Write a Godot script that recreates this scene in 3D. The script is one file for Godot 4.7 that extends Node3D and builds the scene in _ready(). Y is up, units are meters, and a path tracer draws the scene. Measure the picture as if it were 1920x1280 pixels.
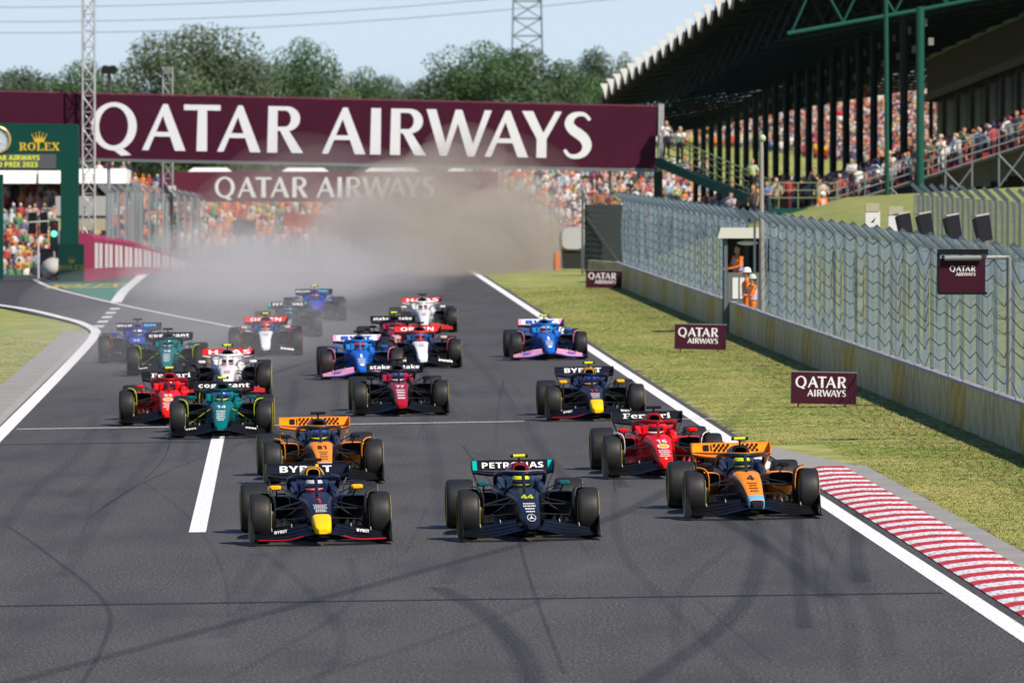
extends Node3D
# A starting grid charging towards the first corner, seen through a 300 mm lens from 5.6 m above the track.
# x right, y up, cars come along +z towards the camera; "D" in helpers is the distance ahead of the camera (z = -D).

const BANK := 0.0156          # crossfall of the track
var rng := RandomNumberGenerator.new()
var taken := {}
var mats := {}
var CM := {}                  # car meshes shared by all cars
var WM := {}                  # other shared meshes

# ------------------------------------------------------------------ helpers
class MB:
	var st := SurfaceTool.new()
	func _init():
		st.begin(Mesh.PRIMITIVE_TRIANGLES)
		st.set_smooth_group(-1)
	func flat():
		st.set_smooth_group(-1)
		return self
	func soft(g := 1):
		st.set_smooth_group(g)
		return self
	func col(c: Color):
		st.set_color(c)
		return self
	func tri(a: Vector3, b: Vector3, c: Vector3):
		st.add_vertex(a); st.add_vertex(b); st.add_vertex(c)
	func quad(a: Vector3, b: Vector3, c: Vector3, d: Vector3):
		tri(a, b, c); tri(a, c, d)
	func box(c: Vector3, s: Vector3, bs := Basis()):
		var h := s * 0.5
		var p := []
		for i in 8:
			p.append(c + bs * Vector3(h.x if i & 1 else -h.x, h.y if i & 2 else -h.y, h.z if i & 4 else -h.z))
		flat()
		quad(p[4], p[6], p[7], p[5]); quad(p[1], p[3], p[2], p[0])
		quad(p[0], p[2], p[6], p[4]); quad(p[5], p[7], p[3], p[1])
		quad(p[2], p[3], p[7], p[6]); quad(p[0], p[4], p[5], p[1])
	func beam(a: Vector3, b: Vector3, w: float, h := -1.0):
		var d := b - a
		var y := Vector3.UP if absf(d.normalized().y) < 0.95 else Vector3.BACK
		var x := d.cross(y).normalized()
		y = x.cross(d).normalized()
		box((a + b) * 0.5, Vector3(w, w if h < 0.0 else h, d.length()), Basis(x, y, -d.normalized()))
	func fan(ring: Array, flip := false):
		var c := Vector3.ZERO
		for q in ring: c += q
		c /= ring.size()
		flat()
		for i in ring.size():
			var a: Vector3 = ring[i]
			var b: Vector3 = ring[(i + 1) % ring.size()]
			if flip: tri(c, b, a)
			else: tri(c, a, b)
	func loft(rings: Array, closed := true, cap := true, smooth := true):
		for k in rings.size() - 1:
			var r0: Array = rings[k]
			var r1: Array = rings[k + 1]
			var n := r0.size()
			if smooth: soft()
			else: flat()
			for i in (n if closed else n - 1):
				var j := (i + 1) % n
				quad(r0[i], r1[i], r1[j], r0[j])
		if cap and closed:
			fan(rings[0], false)
			fan(rings[-1], true)
	func tube(pts: Array, r, sides := 8, cap := true, squash := 1.0):
		var rings := []
		for k in pts.size():
			var d: Vector3 = pts[mini(k + 1, pts.size() - 1)] - pts[maxi(k - 1, 0)]
			d = d.normalized()
			var u := Vector3.UP if absf(d.y) < 0.9 else Vector3.RIGHT
			var x := d.cross(u).normalized()
			var y := x.cross(d)
			var rad: float = r[k] if r is Array else r
			var ring := []
			for i in sides:
				var a := TAU * i / sides
				ring.append(pts[k] + x * cos(a) * rad + y * sin(a) * rad * squash)
			rings.append(ring)
		loft(rings, true, cap)
	func lathe_x(prof: Array, seg := 28, c := Vector3.ZERO):
		var rings := []
		for p in prof:
			var ring := []
			for i in seg:
				var a := TAU * i / seg
				ring.append(c + Vector3(p.x, cos(a) * p.y, sin(a) * p.y))
			rings.append(ring)
		loft(rings, true, false)
	func lathe_y(prof: Array, seg := 16, c := Vector3.ZERO, cap := true):
		var rings := []
		for p in prof:
			var ring := []
			for i in seg:
				var a := TAU * i / seg
				ring.append(c + Vector3(cos(a) * p.x, p.y, sin(a) * p.x))
			rings.append(ring)
		loft(rings, true, cap)
	func ellipsoid(c: Vector3, r: Vector3, seg := 12, rows := 8):
		var rings := []
		for k in rows + 1:
			var t := PI * (k + 0.02) / (rows + 0.04)
			var ring := []
			for i in seg:
				var a := TAU * i / seg
				ring.append(c + Vector3(sin(t) * cos(a) * r.x, cos(t) * r.y, sin(t) * sin(a) * r.z))
			rings.append(ring)
		loft(rings, true, false)
	func done() -> ArrayMesh:
		st.generate_normals()
		return st.commit()

func numbered(n: String) -> String:
	var k: int = taken.get(n, 0)
	taken[n] = k + 1
	return n if k == 0 else "%s_%03d" % [n, k]

func thing(called: String, label: String, category: String, at := Vector3.ZERO, group := "") -> Node3D:
	var o := Node3D.new()
	o.name = numbered(called)
	add_child(o)
	o.position = at
	tag(o, label, category, group)
	return o

func tag(o: Node, label := "", category := "", group := "", kind := ""):
	if label: o.set_meta("label", label)
	if category: o.set_meta("category", category)
	if group: o.set_meta("group", group)
	if kind: o.set_meta("kind", kind)

func obj(called: String, mesh: Mesh, m: Material, parent: Node, at := Vector3.ZERO) -> MeshInstance3D:
	var o := MeshInstance3D.new()
	o.name = numbered(called) if parent == self else called
	o.mesh = mesh
	o.material_override = m
	parent.add_child(o, true)
	o.position = at
	return o

func struct(called: String, mesh: Mesh, m: Material) -> MeshInstance3D:
	var o := obj(called, mesh, m, self)
	o.set_meta("kind", "structure")
	return o

# plain material; the colour is a linear reflectance
func mat(r: float, g: float, b: float, rough := 0.6, metal := 0.0, coat := 0.0) -> StandardMaterial3D:
	var key := "%.4f %.4f %.4f %.2f %.2f %.2f" % [r, g, b, rough, metal, coat]
	if not mats.has(key):
		var m := StandardMaterial3D.new()
		m.albedo_color = Color(r, g, b).linear_to_srgb()
		m.roughness = rough
		m.metallic = metal
		if metal == 0.0: m.metallic_specular = .3
		if coat > 0.0:
			m.clearcoat_enabled = true
			m.clearcoat = coat
			m.clearcoat_roughness = 0.12
		mats[key] = m
	return mats[key]

func noise_tex(freq: float, cols: Array, size := 512, kind := FastNoiseLite.TYPE_SIMPLEX_SMOOTH, oct := 5, sd := 1) -> NoiseTexture2D:
	var n := FastNoiseLite.new()
	n.noise_type = kind
	n.frequency = freq
	n.fractal_octaves = oct
	n.seed = sd
	var t := NoiseTexture2D.new()
	t.width = size
	t.height = size
	t.seamless = true
	t.noise = n
	var g := Gradient.new()
	g.offsets = PackedFloat32Array(cols.map(func(c): return c[0]))
	g.colors = PackedColorArray(cols.map(func(c): return Color(c[1], c[2], c[3], c[4] if c.size() > 4 else 1.0).linear_to_srgb()))
	t.color_ramp = g
	return t

# material with a fine pattern and a coarse one laid over it; sizes in metres
func grain(fine: Texture2D, fine_m: float, coarse: Texture2D = null, coarse_m := 20.0, rough := 0.9) -> StandardMaterial3D:
	var m := StandardMaterial3D.new()
	m.albedo_texture = fine
	m.roughness = rough
	m.uv1_triplanar = true
	m.uv1_world_triplanar = true
	m.uv1_scale = Vector3.ONE / fine_m
	if coarse:
		m.detail_enabled = true
		m.detail_albedo = coarse
		m.detail_blend_mode = BaseMaterial3D.BLEND_MODE_MIX
		m.detail_uv_layer = BaseMaterial3D.DETAIL_UV_2
		m.uv2_triplanar = true
		m.uv2_world_triplanar = true
		m.uv2_scale = Vector3.ONE / coarse_m
	return m

# ------------------------------------------------------------------ lie of the land
func line_x(d: float) -> float:              # the white line on the right-hand edge of the track
	return 8.306 - 0.02668 * d

func drop(d: float) -> float:                # the straight falls away beyond a crest
	if d < 370.0: return 0.0
	if d < 430.0: return (d - 370.0) * (d - 370.0) / 120.0 * 0.027
	return 0.81 + minf(d - 430.0, 320.0) * 0.027

func gy(x: float, d: float) -> float:        # ground height
	var t := x - line_x(d)
	var rise := 0.0
	var steps := [[6.5, 0.0], [9.0, 0.35], [13.0, 1.8], [18.0, 3.1], [25.0, 3.5], [60.0, 4.0]]
	for i in steps.size() - 1:
		if t > steps[i][0]:
			rise = lerpf(steps[i][1], steps[i + 1][1], clampf((t - steps[i][0]) / (steps[i + 1][0] - steps[i][0]), 0.0, 1.0))
	return BANK * clampf(x, -30.0, 16.0) + rise - drop(d)

func on(x: float, d: float, h := 0.0) -> Vector3:
	return Vector3(x, gy(x, d) + h, -d)

func rows(d0: float, d1: float) -> Array:
	var out := [d0]
	var d := floorf(d0 / 5.0) * 5.0 + 5.0
	while d < d1 - 0.01:
		out.append(d)
		d += 5.0
	out.append(d1)
	return out

# a sheet on the ground between two edges, each a function of D giving x
func sheet(ds: Array, left: Callable, right: Callable, h: float) -> ArrayMesh:
	var b := MB.new()
	b.soft()
	for i in ds.size() - 1:
		var p: float = ds[i]
		var q: float = ds[i + 1]
		b.quad(on(left.call(p), p, h), on(left.call(q), q, h), on(right.call(q), q, h), on(right.call(p), p, h))
	return b.done()

# a painted line or rubber mark along points (x, D), of a width across x or of its own
func ribbon(pts: Array, w, h: float) -> ArrayMesh:
	var b := MB.new()
	b.soft()
	var dense := []
	for i in pts.size() - 1:
		var n := maxi(1, int(absf(pts[i + 1].y - pts[i].y) / 4.0))
		for k in n:
			dense.append([pts[i].lerp(pts[i + 1], float(k) / n), i])
	dense.append([pts[-1], pts.size() - 1])
	var l := []
	var r := []
	for i in dense.size():
		var a: Vector2 = dense[maxi(i - 1, 0)][0]
		var c: Vector2 = dense[mini(i + 1, dense.size() - 1)][0]
		var t := (c - a).normalized()
		var nrm := Vector2(t.y, -t.x)
		var hw: float = (w[dense[i][1]] if w is Array else w) * 0.5
		var p: Vector2 = dense[i][0]
		l.append(on(p.x - nrm.x * hw, p.y - nrm.y * hw, h))
		r.append(on(p.x + nrm.x * hw, p.y + nrm.y * hw, h))
	for i in dense.size() - 1:
		b.st.set_uv(Vector2(0, 0)); b.st.add_vertex(l[i])
		b.st.set_uv(Vector2(0, 0)); b.st.add_vertex(l[i + 1])
		b.st.set_uv(Vector2(1, 0)); b.st.add_vertex(r[i + 1])
		b.st.set_uv(Vector2(0, 0)); b.st.add_vertex(l[i])
		b.st.set_uv(Vector2(1, 0)); b.st.add_vertex(r[i + 1])
		b.st.set_uv(Vector2(1, 0)); b.st.add_vertex(r[i])
	return b.done()

func curve2(pts: Array, n := 6) -> Array:     # Catmull-Rom through 2D points
	var out := []
	for i in pts.size() - 1:
		var a: Vector2 = pts[maxi(i - 1, 0)]
		var d: Vector2 = pts[mini(i + 2, pts.size() - 1)]
		for k in n:
			out.append(pts[i].cubic_interpolate(pts[i + 1], a, d, float(k) / n))
	out.append(pts[-1])
	return out

func curve3(pts: Array, n := 5) -> Array:
	var out := []
	for i in pts.size() - 1:
		var a: Vector3 = pts[maxi(i - 1, 0)]
		var d: Vector3 = pts[mini(i + 2, pts.size() - 1)]
		for k in n:
			out.append(pts[i].cubic_interpolate(pts[i + 1], a, d, float(k) / n))
	out.append(pts[-1])
	return out

# ------------------------------------------------------------------ lettering
var fonts := {}
func text_mesh(s: String, h: float, face := "Droid Sans", weight := 700) -> TextMesh:
	var key := face + str(weight)
	if not fonts.has(key):
		var f := SystemFont.new()
		f.font_names = PackedStringArray([face])
		f.font_weight = weight
		fonts[key] = f
	var t := TextMesh.new()
	t.font = fonts[key]
	t.text = s
	t.font_size = 48
	t.pixel_size = h / 34.5      # capital height
	t.depth = 0.004
	t.curve_step = 4.0
	return t

# flared capitals, unit height: list of convex or simple polygons
func glyph(c: String) -> Array:
	var v := func(a): 
		var out := PackedVector2Array()
		for i in range(0, a.size(), 2): out.append(Vector2(a[i], a[i + 1]))
		return out
	match c:
		"A": return [v.call([0, 0, .14, 0, .44, .75, .47, 1, .44, 1]), v.call([.71, 0, .94, 0, .54, 1, .47, 1, .44, .75]), v.call([.26, .3, .602, .3, .566, .4, .30, .4])]
		"T": return [v.call([0, .88, .79, .88, .79, 1, 0, 1]), v.call([.285, 0, .515, 0, .50, .88, .30, .88])]
		"I": return [v.call([0, 0, .23, 0, .22, 1, .01, 1])]
		"W": return [v.call([0, 1, .21, 1, .425, .28, .385, 0, .31, 0]), v.call([.385, 0, .46, 0, .685, .70, .70, 1, .63, 1, .425, .28]), v.call([.70, 1, .77, 1, 1.015, .27, .975, 0, .90, 0, .685, .70]), v.call([.975, 0, 1.05, 0, 1.41, 1, 1.26, 1, 1.015, .27])]
		"Y": return [v.call([.325, 0, .545, 0, .54, .40, .33, .40]), v.call([0, 1, .24, 1, .47, .53, .435, .40, .33, .40]), v.call([.435, .40, .54, .40, .86, 1, .72, 1, .47, .53])]
		"R":
			var out := [v.call([0, 0, .22, 0, .21, 1, .01, 1]), v.call([.27, .47, .47, .47, .78, 0, .53, 0])]
			var o := [Vector2(.21, 1)]
			var n := [Vector2(.21, .91)]
			for k in 15:
				var a := PI / 2 - PI * k / 14.0
				o.append(Vector2(.42 + cos(a) * .28, .735 + sin(a) * .265))
				n.append(Vector2(.37 + cos(a) * .13, .735 + sin(a) * .175))
			o.append(Vector2(.21, .47)); n.append(Vector2(.21, .56))
			for k in o.size() - 1: out.append(PackedVector2Array([o[k], o[k + 1], n[k + 1], n[k]]))
			return out
		"Q":
			var out := [v.call([.50, -.021, .65, -.13, .87, -.11, .69, .023])]
			for k in 36:
				var a := TAU * k / 36.0
				var e := TAU * (k + 1) / 36.0
				out.append(PackedVector2Array([Vector2(.49 + cos(a) * .49, .5 + sin(a) * .52), Vector2(.49 + cos(e) * .49, .5 + sin(e) * .52), Vector2(.48 + cos(e) * .315, .505 + sin(e) * .42), Vector2(.48 + cos(a) * .315, .505 + sin(a) * .42)]))
			return out
		"S":
			var c2 := curve2([Vector2(.57, .83), Vector2(.46, .94), Vector2(.31, .955), Vector2(.17, .88), Vector2(.125, .74), Vector2(.20, .62), Vector2(.33, .53), Vector2(.46, .42), Vector2(.515, .26), Vector2(.44, .11), Vector2(.28, .04), Vector2(.13, .065), Vector2(.03, .18)], 4)
			var ws := [.07, .08, .10, .16, .20, .215, .225, .22, .20, .15, .10, .08, .07]
			var out := []
			var lr := []
			for k in c2.size():
				var t: Vector2 = (c2[mini(k + 1, c2.size() - 1)] - c2[maxi(k - 1, 0)]).normalized()
				var f := k / 4.0
				var w: float = lerpf(ws[int(f)], ws[mini(int(f) + 1, 12)], f - int(f)) * 0.5
				lr.append([c2[k] + Vector2(-t.y, t.x) * w, c2[k] - Vector2(-t.y, t.x) * w])
			for k in lr.size() - 1: out.append(PackedVector2Array([lr[k][0], lr[k][1], lr[k + 1][1], lr[k + 1][0]]))
			return out
	return []

# letters [char, x] scaled by s, in the xy plane facing +z
func letters(list: Array, s: float, thick := 0.01) -> ArrayMesh:
	var b := MB.new()
	for l in list:
		for poly in glyph(l[0]):
			var idx := Geometry2D.triangulate_polygon(poly)
			for i in range(0, idx.size(), 3):
				var p: Vector2 = poly[idx[i]]
				var q: Vector2 = poly[idx[i + 1]]
				var r: Vector2 = poly[idx[i + 2]]
				if (q - p).cross(r - p) > 0.0:
					var e := q; q = r; r = e
				var o := Vector2(l[1], l[2] if l.size() > 2 else 0.0)
				var k: float = s * (l[3] if l.size() > 3 else 1.0)
				b.tri(Vector3(p.x * k + o.x * s, p.y * k + o.y * s, thick), Vector3(q.x * k + o.x * s, q.y * k + o.y * s, thick), Vector3(r.x * k + o.x * s, r.y * k + o.y * s, thick))
	return b.done()

func one_line(s: float) -> ArrayMesh:        # the wordmark on one line, 10.81 s wide
	return letters([["Q", 0.0], ["A", 1.10], ["T", 1.99], ["A", 2.72], ["R", 3.80], ["A", 4.98], ["I", 6.02], ["R", 6.45], ["W", 7.22], ["A", 8.49], ["Y", 9.28], ["S", 10.18]], s)

func two_lines(s: float) -> ArrayMesh:       # on two lines, 4.6 s wide, from y -0.75 s to s
	var l := [["Q", 0.0], ["A", 1.10], ["T", 1.99], ["A", 2.72], ["R", 3.80]]
	var k := 0.60
	var x0 := 1.06
	for e in [["A", 0.0], ["I", 1.04], ["R", 1.47], ["W", 2.24], ["A", 3.51], ["Y", 4.30], ["S", 5.20]]:
		l.append([e[0], x0 + e[1] * k, -0.78, k])
	return letters(l, s)

# ------------------------------------------------------------------ scene
func _ready():
	rng.seed = 7
	# camera: 300 mm lens on a 36 x 24 mm frame
	var cam := Camera3D.new()
	cam.name = "camera"
	cam.fov = 4.581
	cam.near = 1.0
	cam.far = 9000.0
	var ca := CameraAttributesPhysical.new()
	ca.frustum_focal_length = 300.0
	ca.frustum_focus_distance = 128.0
	ca.frustum_near = 1.0
	ca.frustum_far = 9000.0
	ca.exposure_aperture = 5.6
	cam.attributes = ca
	add_child(cam)
	cam.position = Vector3(0, 5.6, 0)
	cam.rotation_degrees = Vector3(-1.325, 0, 0)
	cam.current = true
	# sky, haze, exposure
	var env := Environment.new()
	env.background_mode = Environment.BG_SKY
	var sk := ProceduralSkyMaterial.new()
	sk.sky_top_color = Color(0.22, 0.36, 0.58)
	sk.sky_horizon_color = Color(0.80, 0.868, 0.918)
	sk.sky_curve = 0.09
	sk.ground_horizon_color = Color(0.62, 0.66, 0.68)
	sk.ground_bottom_color = Color(0.25, 0.25, 0.22)
	sk.sun_angle_max = 8.0
	env.sky = Sky.new()
	env.sky.sky_material = sk
	env.tonemap_mode = Environment.TONE_MAPPER_LINEAR
	env.tonemap_exposure = 1.18
	env.sdfgi_enabled = true
	env.ssao_enabled = true
	env.ssil_enabled = true
	env.fog_enabled = true
	env.fog_density = 0.00001
	env.fog_light_color = Color(0.86, 0.91, 0.96)
	env.volumetric_fog_enabled = true
	env.volumetric_fog_density = 0.0
	var we := WorldEnvironment.new()
	we.name = "environment"
	we.environment = env
	add_child(we)
	# sun: high on the right, a little behind the camera
	var sun := DirectionalLight3D.new()
	sun.name = "sun"
	sun.light_energy = 1.6
	sun.light_color = Color(1.0, 0.955, 0.89)
	sun.light_angular_distance = 0.5
	sun.shadow_enabled = true
	add_child(sun)
	sun.look_at_from_position(Vector3(0.64, 1.0, 0.70), Vector3.ZERO)

	make_ground()
	make_right_side()
	make_stand()
	make_gantry()
	make_left_side()
	make_backdrop()
	make_cars()
	make_people()
	make_dust()

# ------------------------------------------------------------------ ground
func make_ground():
	var asph := noise_tex(0.05, [[0.0, .016, .015, .014], [0.40, .050, .0475, .044], [0.62, .072, .069, .064], [0.74, .10, .096, .09], [1.0, .30, .29, .27]], 1024, FastNoiseLite.TYPE_SIMPLEX, 5, 3)
	var asph2 := noise_tex(0.012, [[0.0, .030, .029, .0275, 0.7], [0.3, .042, .040, .037, 0.5], [0.5, .055, .052, .048, 0.15], [0.7, .072, .068, .063, 0.4], [1.0, .095, .09, .083, 0.6]], 512, FastNoiseLite.TYPE_SIMPLEX_SMOOTH, 4, 9)
	var road_m := grain(asph, 2.4, asph2, 30.0, 0.78)
	road_m.uv1_scale = Vector3(.36, .42, .06)
	road_m.uv2_scale = Vector3(.085, .1, .016)
	var pit_m := grain(asph, 2.1, noise_tex(0.012, [[0.0, .028, .027, .027, 0.6], [1.0, .04, .039, .038, 0.6]], 256, FastNoiseLite.TYPE_SIMPLEX_SMOOTH, 4, 19), 24.0, 0.8)
	var gf := noise_tex(0.04, [[0.0, 0.086, 0.131, 0.021], [0.4, 0.198, 0.248, 0.048], [0.65, 0.290, 0.310, 0.075], [1.0, 0.449, 0.400, 0.150]], 1024, FastNoiseLite.TYPE_SIMPLEX, 5, 5)
	var gc := noise_tex(0.02, [[0.0, 0.112, 0.193, 0.030, 0.85], [0.42, 0.211, 0.262, 0.051, 0.3], [0.6, 0.356, 0.338, 0.105, 0.6], [1.0, 0.475, 0.400, 0.180, 0.9]], 512, FastNoiseLite.TYPE_SIMPLEX_SMOOTH, 5, 8)
	var grass_m := grain(gf, 3.1, gc, 22.0, 0.95)
	WM["grass_m"] = grass_m
	# one sheet to the horizon
	var ts := [-3000.0, -300.0, -60.0, -40.0, -29.0, -20.0, -16.0, -14.0, -10.0, 0.0, 0.9, 2.5, 4.9, 6.5, 9.0, 13.0, 18.0, 25.0, 40.0, 60.0, 300.0, 3000.0]
	var ds := rows(40.0, 460.0)
	for d in [500.0, 560.0, 640.0, 750.0, 900.0, 1400.0, 2500.0, 6000.0]: ds.append(d)
	var b := MB.new()
	b.soft()
	for i in ds.size() - 1:
		for k in ts.size() - 1:
			var p: float = ds[i]
			var q: float = ds[i + 1]
			b.quad(on(line_x(p) + ts[k], p, -0.05), on(line_x(q) + ts[k], q, -0.05), on(line_x(q) + ts[k + 1], q, -0.05), on(line_x(p) + ts[k + 1], p, -0.05))
	struct("ground", b.done(), grass_m)
	struct("race_track", sheet(rows(40.0, 460.0), func(d): return line_x(d) - 14.15, func(d): return line_x(d) + 0.28, 0.0), road_m)
	var inner := [[258.0, -12.9], [262.0, -13.0], [272.0, -13.6], [284.0, -15.0], [298.0, -17.0], [312.0, -19.0], [330.0, -22.2], [350.0, -27.0], [375.0, -34.0], [460.0, -44.0]]
	var inx := func(d: float) -> float:
		for i in inner.size() - 1:
			if d <= inner[i + 1][0]: return minf(lerpf(inner[i][1], inner[i + 1][1], (d - inner[i][0]) / (inner[i + 1][0] - inner[i][0])), line_x(d) - 14.16)
		return -44.0
	struct("pit_exit_road", sheet(rows(262.0, 460.0), inx, func(d): return line_x(d) - 14.15, 0.0), pit_m)

	# paint
	var white := grain(noise_tex(0.06, [[0.0, .22, .22, .215], [0.12, .55, .55, .54], [0.26, .78, .78, .77], [1.0, .85, .85, .84]], 256, FastNoiseLite.TYPE_SIMPLEX, 5, 2), 1.7, null, 1.0, 0.7)
	var thin := grain(noise_tex(0.06, [[0.0, .25, .25, .25], [0.4, .60, .60, .59], [1.0, .74, .74, .73]], 256, FastNoiseLite.TYPE_SIMPLEX, 5, 12), 1.3, null, 1.0, 0.7)
	struct("track_line_right", ribbon([Vector2(line_x(45), 45), Vector2(line_x(398), 398)], 0.27, 0.008), white)
	struct("track_line_left", ribbon(curve2([Vector2(line_x(60) - 13.95, 60), Vector2(line_x(160) - 13.95, 160), Vector2(line_x(205) - 13.95, 205), Vector2(-12.28, 247), Vector2(-12.68, 258.5), Vector2(-12.95, 265), Vector2(-13.6, 273), Vector2(-14.9, 285), Vector2(-18.73, 312), Vector2(-27, 352)]), 0.30, 0.008), white)
	struct("pit_exit_line", ribbon(curve2([Vector2(line_x(125.0) - 9.57, 124.5), Vector2(line_x(172.0) - 9.6, 172)]), 0.25, 0.008), white)
	struct("pit_lane_line", ribbon(curve2([Vector2(-24.5, 425), Vector2(-23.2, 408), Vector2(-21.95, 388), Vector2(-19.22, 353.5), Vector2(-14.52, 311.8), Vector2(-11.4, 287), Vector2(-8.64, 266), Vector2(-7.6, 252), Vector2(-7.15, 236)]), 0.22, 0.012), thin)
	struct("track_line_far", ribbon(curve2([Vector2(-14.57, 313.5), Vector2(-15.46, 340), Vector2(-16.35, 374.7), Vector2(-17.1, 399), Vector2(-18.2, 430)]), 0.42, 0.014), white)
	var dashes := struct("dashed_line", ribbon([Vector2(-14.1, 303), Vector2(-13.98, 299.5)], 0.34, 0.008), thin)
	for k in range(1, 5):
		var d := 303.0 - k * 7.4
		obj("dash", ribbon([Vector2(-14.1 + k * 0.22, d), Vector2(-14.1 + k * 0.22 + .1, d - 3.6)], 0.34, 0.008), thin, dashes)
	struct("start_line", ribbon([Vector2(-10.0, 172.0), Vector2(0.25, 171.9)], 0.32, 0.010), thin)
	struct("start_line_end", ribbon([Vector2(3.3, 171.9), Vector2(4.1, 171.8)], 0.32, 0.010), thin)
	# tar seams and rubber laid down by tyres
	var seam := mat(.022, .022, .024, .6)
	struct("tar_seam", ribbon([Vector2(-9.0, 105.2), Vector2(-2.0, 105.05), Vector2(2.0, 104.9), Vector2(5.3, 104.8)], 0.22, 0.004), seam)
	struct("tar_seam_far", ribbon([Vector2(-10.2, 163.2), Vector2(-6.0, 163.0)], 0.2, 0.004), seam)
	var im := Image.create(64, 64, false, Image.FORMAT_RGBA8)
	var rn := FastNoiseLite.new()
	rn.frequency = 0.06
	for y in 64:
		for x in 64:
			var e := minf(x, 63 - x) / 20.0
			var a := clampf(e, 0.0, 1.0) * (0.75 + 0.35 * rn.get_noise_2d(x * 2.0, y * 0.5))
			im.set_pixel(x, y, Color(0.12, 0.12, 0.125, clampf(a, 0, 1)))
	var rt := ImageTexture.create_from_image(im)
	var rubber := func(alpha: float) -> StandardMaterial3D:
		var m := StandardMaterial3D.new()
		m.albedo_texture = rt
		m.albedo_color = Color(1, 1, 1, alpha)
		m.transparency = BaseMaterial3D.TRANSPARENCY_ALPHA
		m.roughness = 0.62
		return m
	var faint: StandardMaterial3D = rubber.call(0.13)
	var strong: StandardMaterial3D = rubber.call(0.30)
	var marks := [
		[[[-6.0, 86], [-3.6, 99], [-1.2, 112], [1.3, 126], [2.6, 138]], .36, 1], [[[-2.9, 86], [-1.0, 96], [0.6, 106]], .26, 0],
		[[[0.25, 84], [0.15, 93], [-0.35, 102], [-0.95, 108]], .38, 1], [[[1.1, 86], [2.4, 98], [3.05, 108], [3.5, 122], [3.4, 140]], .36, 1],
		[[[-4.5, 84], [-4.6, 95], [-5.0, 105], [-6.4, 118], [-7.6, 128]], .09, 1], [[[-2.4, 84], [-1.9, 95], [-2.6, 108], [-4.0, 124]], .2, 0],
		[[[0.55, 90], [0.25, 108], [-0.1, 132], [-0.9, 158]], .07, 1], [[[2.6, 85], [2.0, 100], [1.5, 118], [1.7, 140]], .2, 0],
		[[[4.1, 92], [4.4, 108], [4.0, 128], [3.3, 150], [2.3, 185]], .34, 0], [[[3.5, 88], [4.0, 104], [3.7, 124], [2.9, 150]], .3, 0],
		[[[-7.4, 120], [-7.9, 140], [-8.0, 158], [-8.8, 180]], .34, 0], [[[-5.9, 112], [-6.3, 130], [-6.5, 150], [-6.6, 165]], .34, 0],
		[[[-8.9, 105], [-9.1, 130], [-9.0, 150]], .3, 0], [[[-2.7, 130], [-3.3, 160], [-3.9, 190], [-4.8, 230]], .36, 0],
		[[[-1.0, 126], [-1.5, 160], [-2.1, 190], [-3.0, 230]], .36, 0], [[[1.2, 130], [0.4, 160], [-0.4, 200], [-1.5, 240]], .36, 0],
		[[[-3.0, 90], [-2.0, 104], [-2.2, 116]], .16, 0], [[[1.8, 92], [2.1, 106], [3.1, 118]], .22, 0], [[[-1.3, 178], [-1.9, 200], [-2.6, 225]], .34, 1], [[[-4.6, 176], [-5.2, 205]], .3, 0]]
	for q in marks:
		var pts := []
		for p in q[0]: pts.append(Vector2(p[0], p[1]))
		var o := obj("tyre_mark", ribbon(curve2(pts, 8), q[1], 0.005 + 0.0004 * marks.find(q)), strong if q[2] else faint, self)
		o.set_meta("kind", "structure")
	var mr := RandomNumberGenerator.new()
	mr.seed = 55
	for k in 46:
		var d0 := mr.randf_range(86.0, 200.0)
		var x0 := line_x(d0) - mr.randf_range(.8, 13.0)
		var run := mr.randf_range(10.0, 46.0)
		var drift := mr.randf_range(-.045, .03)
		var bend := mr.randf_range(-.0012, .0012)
		var pts := []
		for i in 5:
			var e := run * i / 4.0
			pts.append(Vector2(x0 + drift * e + bend * e * e, d0 + e))
		var o := obj("tyre_mark", ribbon(curve2(pts, 4), [.05, .08, .26, .32, .32][mr.randi() % 5], 0.0034 + .00005 * k), faint if k % 4 else strong, self)
		o.set_meta("kind", "structure")
	# worn earth along the edge of the grass
	var dirt := grain(noise_tex(0.06, [[0.0, .11, .085, .05], [1.0, .30, .25, .16]], 256, FastNoiseLite.TYPE_SIMPLEX, 5, 61), 1.1)
	var db := MB.new()
	db.soft()
	var dn := FastNoiseLite.new()
	dn.frequency = .35
	dn.seed = 12
	for i in 480:
		var p := 96.0 + i * .5
		var base := 1.6 if p < 145.0 else lerpf(1.6, .28, clampf((p - 145.0) / 13.0, 0, 1))
		var w0 := maxf(.01, .10 + .34 * dn.get_noise_1d(p * 2.0))
		var w1 := maxf(.01, .10 + .34 * dn.get_noise_1d((p + .5) * 2.0))
		db.quad(on(line_x(p) + base - .02, p, -.03), on(line_x(p + .5) + base - .02, p + .5, -.03), on(line_x(p + .5) + base + w1, p + .5, -.03), on(line_x(p) + base + w0, p, -.03))
	struct("bare_earth", db.done(), dirt)
	# painted island with gold lettering at the pit exit
	var isl := MB.new()
	isl.soft()
	var gl := func(d): return lerpf(-14.75, -19.6, clampf((d - 314.0) / 46.0, 0, 1))
	var gr := func(d): return lerpf(-14.75, -16.1, clampf((d - 314.0) / 46.0, 0, 1))
	struct("painted_island", sheet(rows(314.5, 362.0), gl, gr, 0.010), grain(noise_tex(0.05, [[0.0, .015, .13, .085], [1.0, .03, .21, .14]], 256, FastNoiseLite.TYPE_SIMPLEX, 4, 4), 2.0))
	var gt := obj("painted_lettering", text_mesh("ROLEX", 1.0, "Droid Serif"), mat(.62, .42, .03, .6), self)
	gt.set_meta("kind", "structure")
	gt.transform = Transform3D(Basis(Vector3(0.62, 0.01, 0), Vector3(0, 0, -9.0), Vector3(0, 1, 0)), on(-17.6, 352.0, 0.020))

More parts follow.
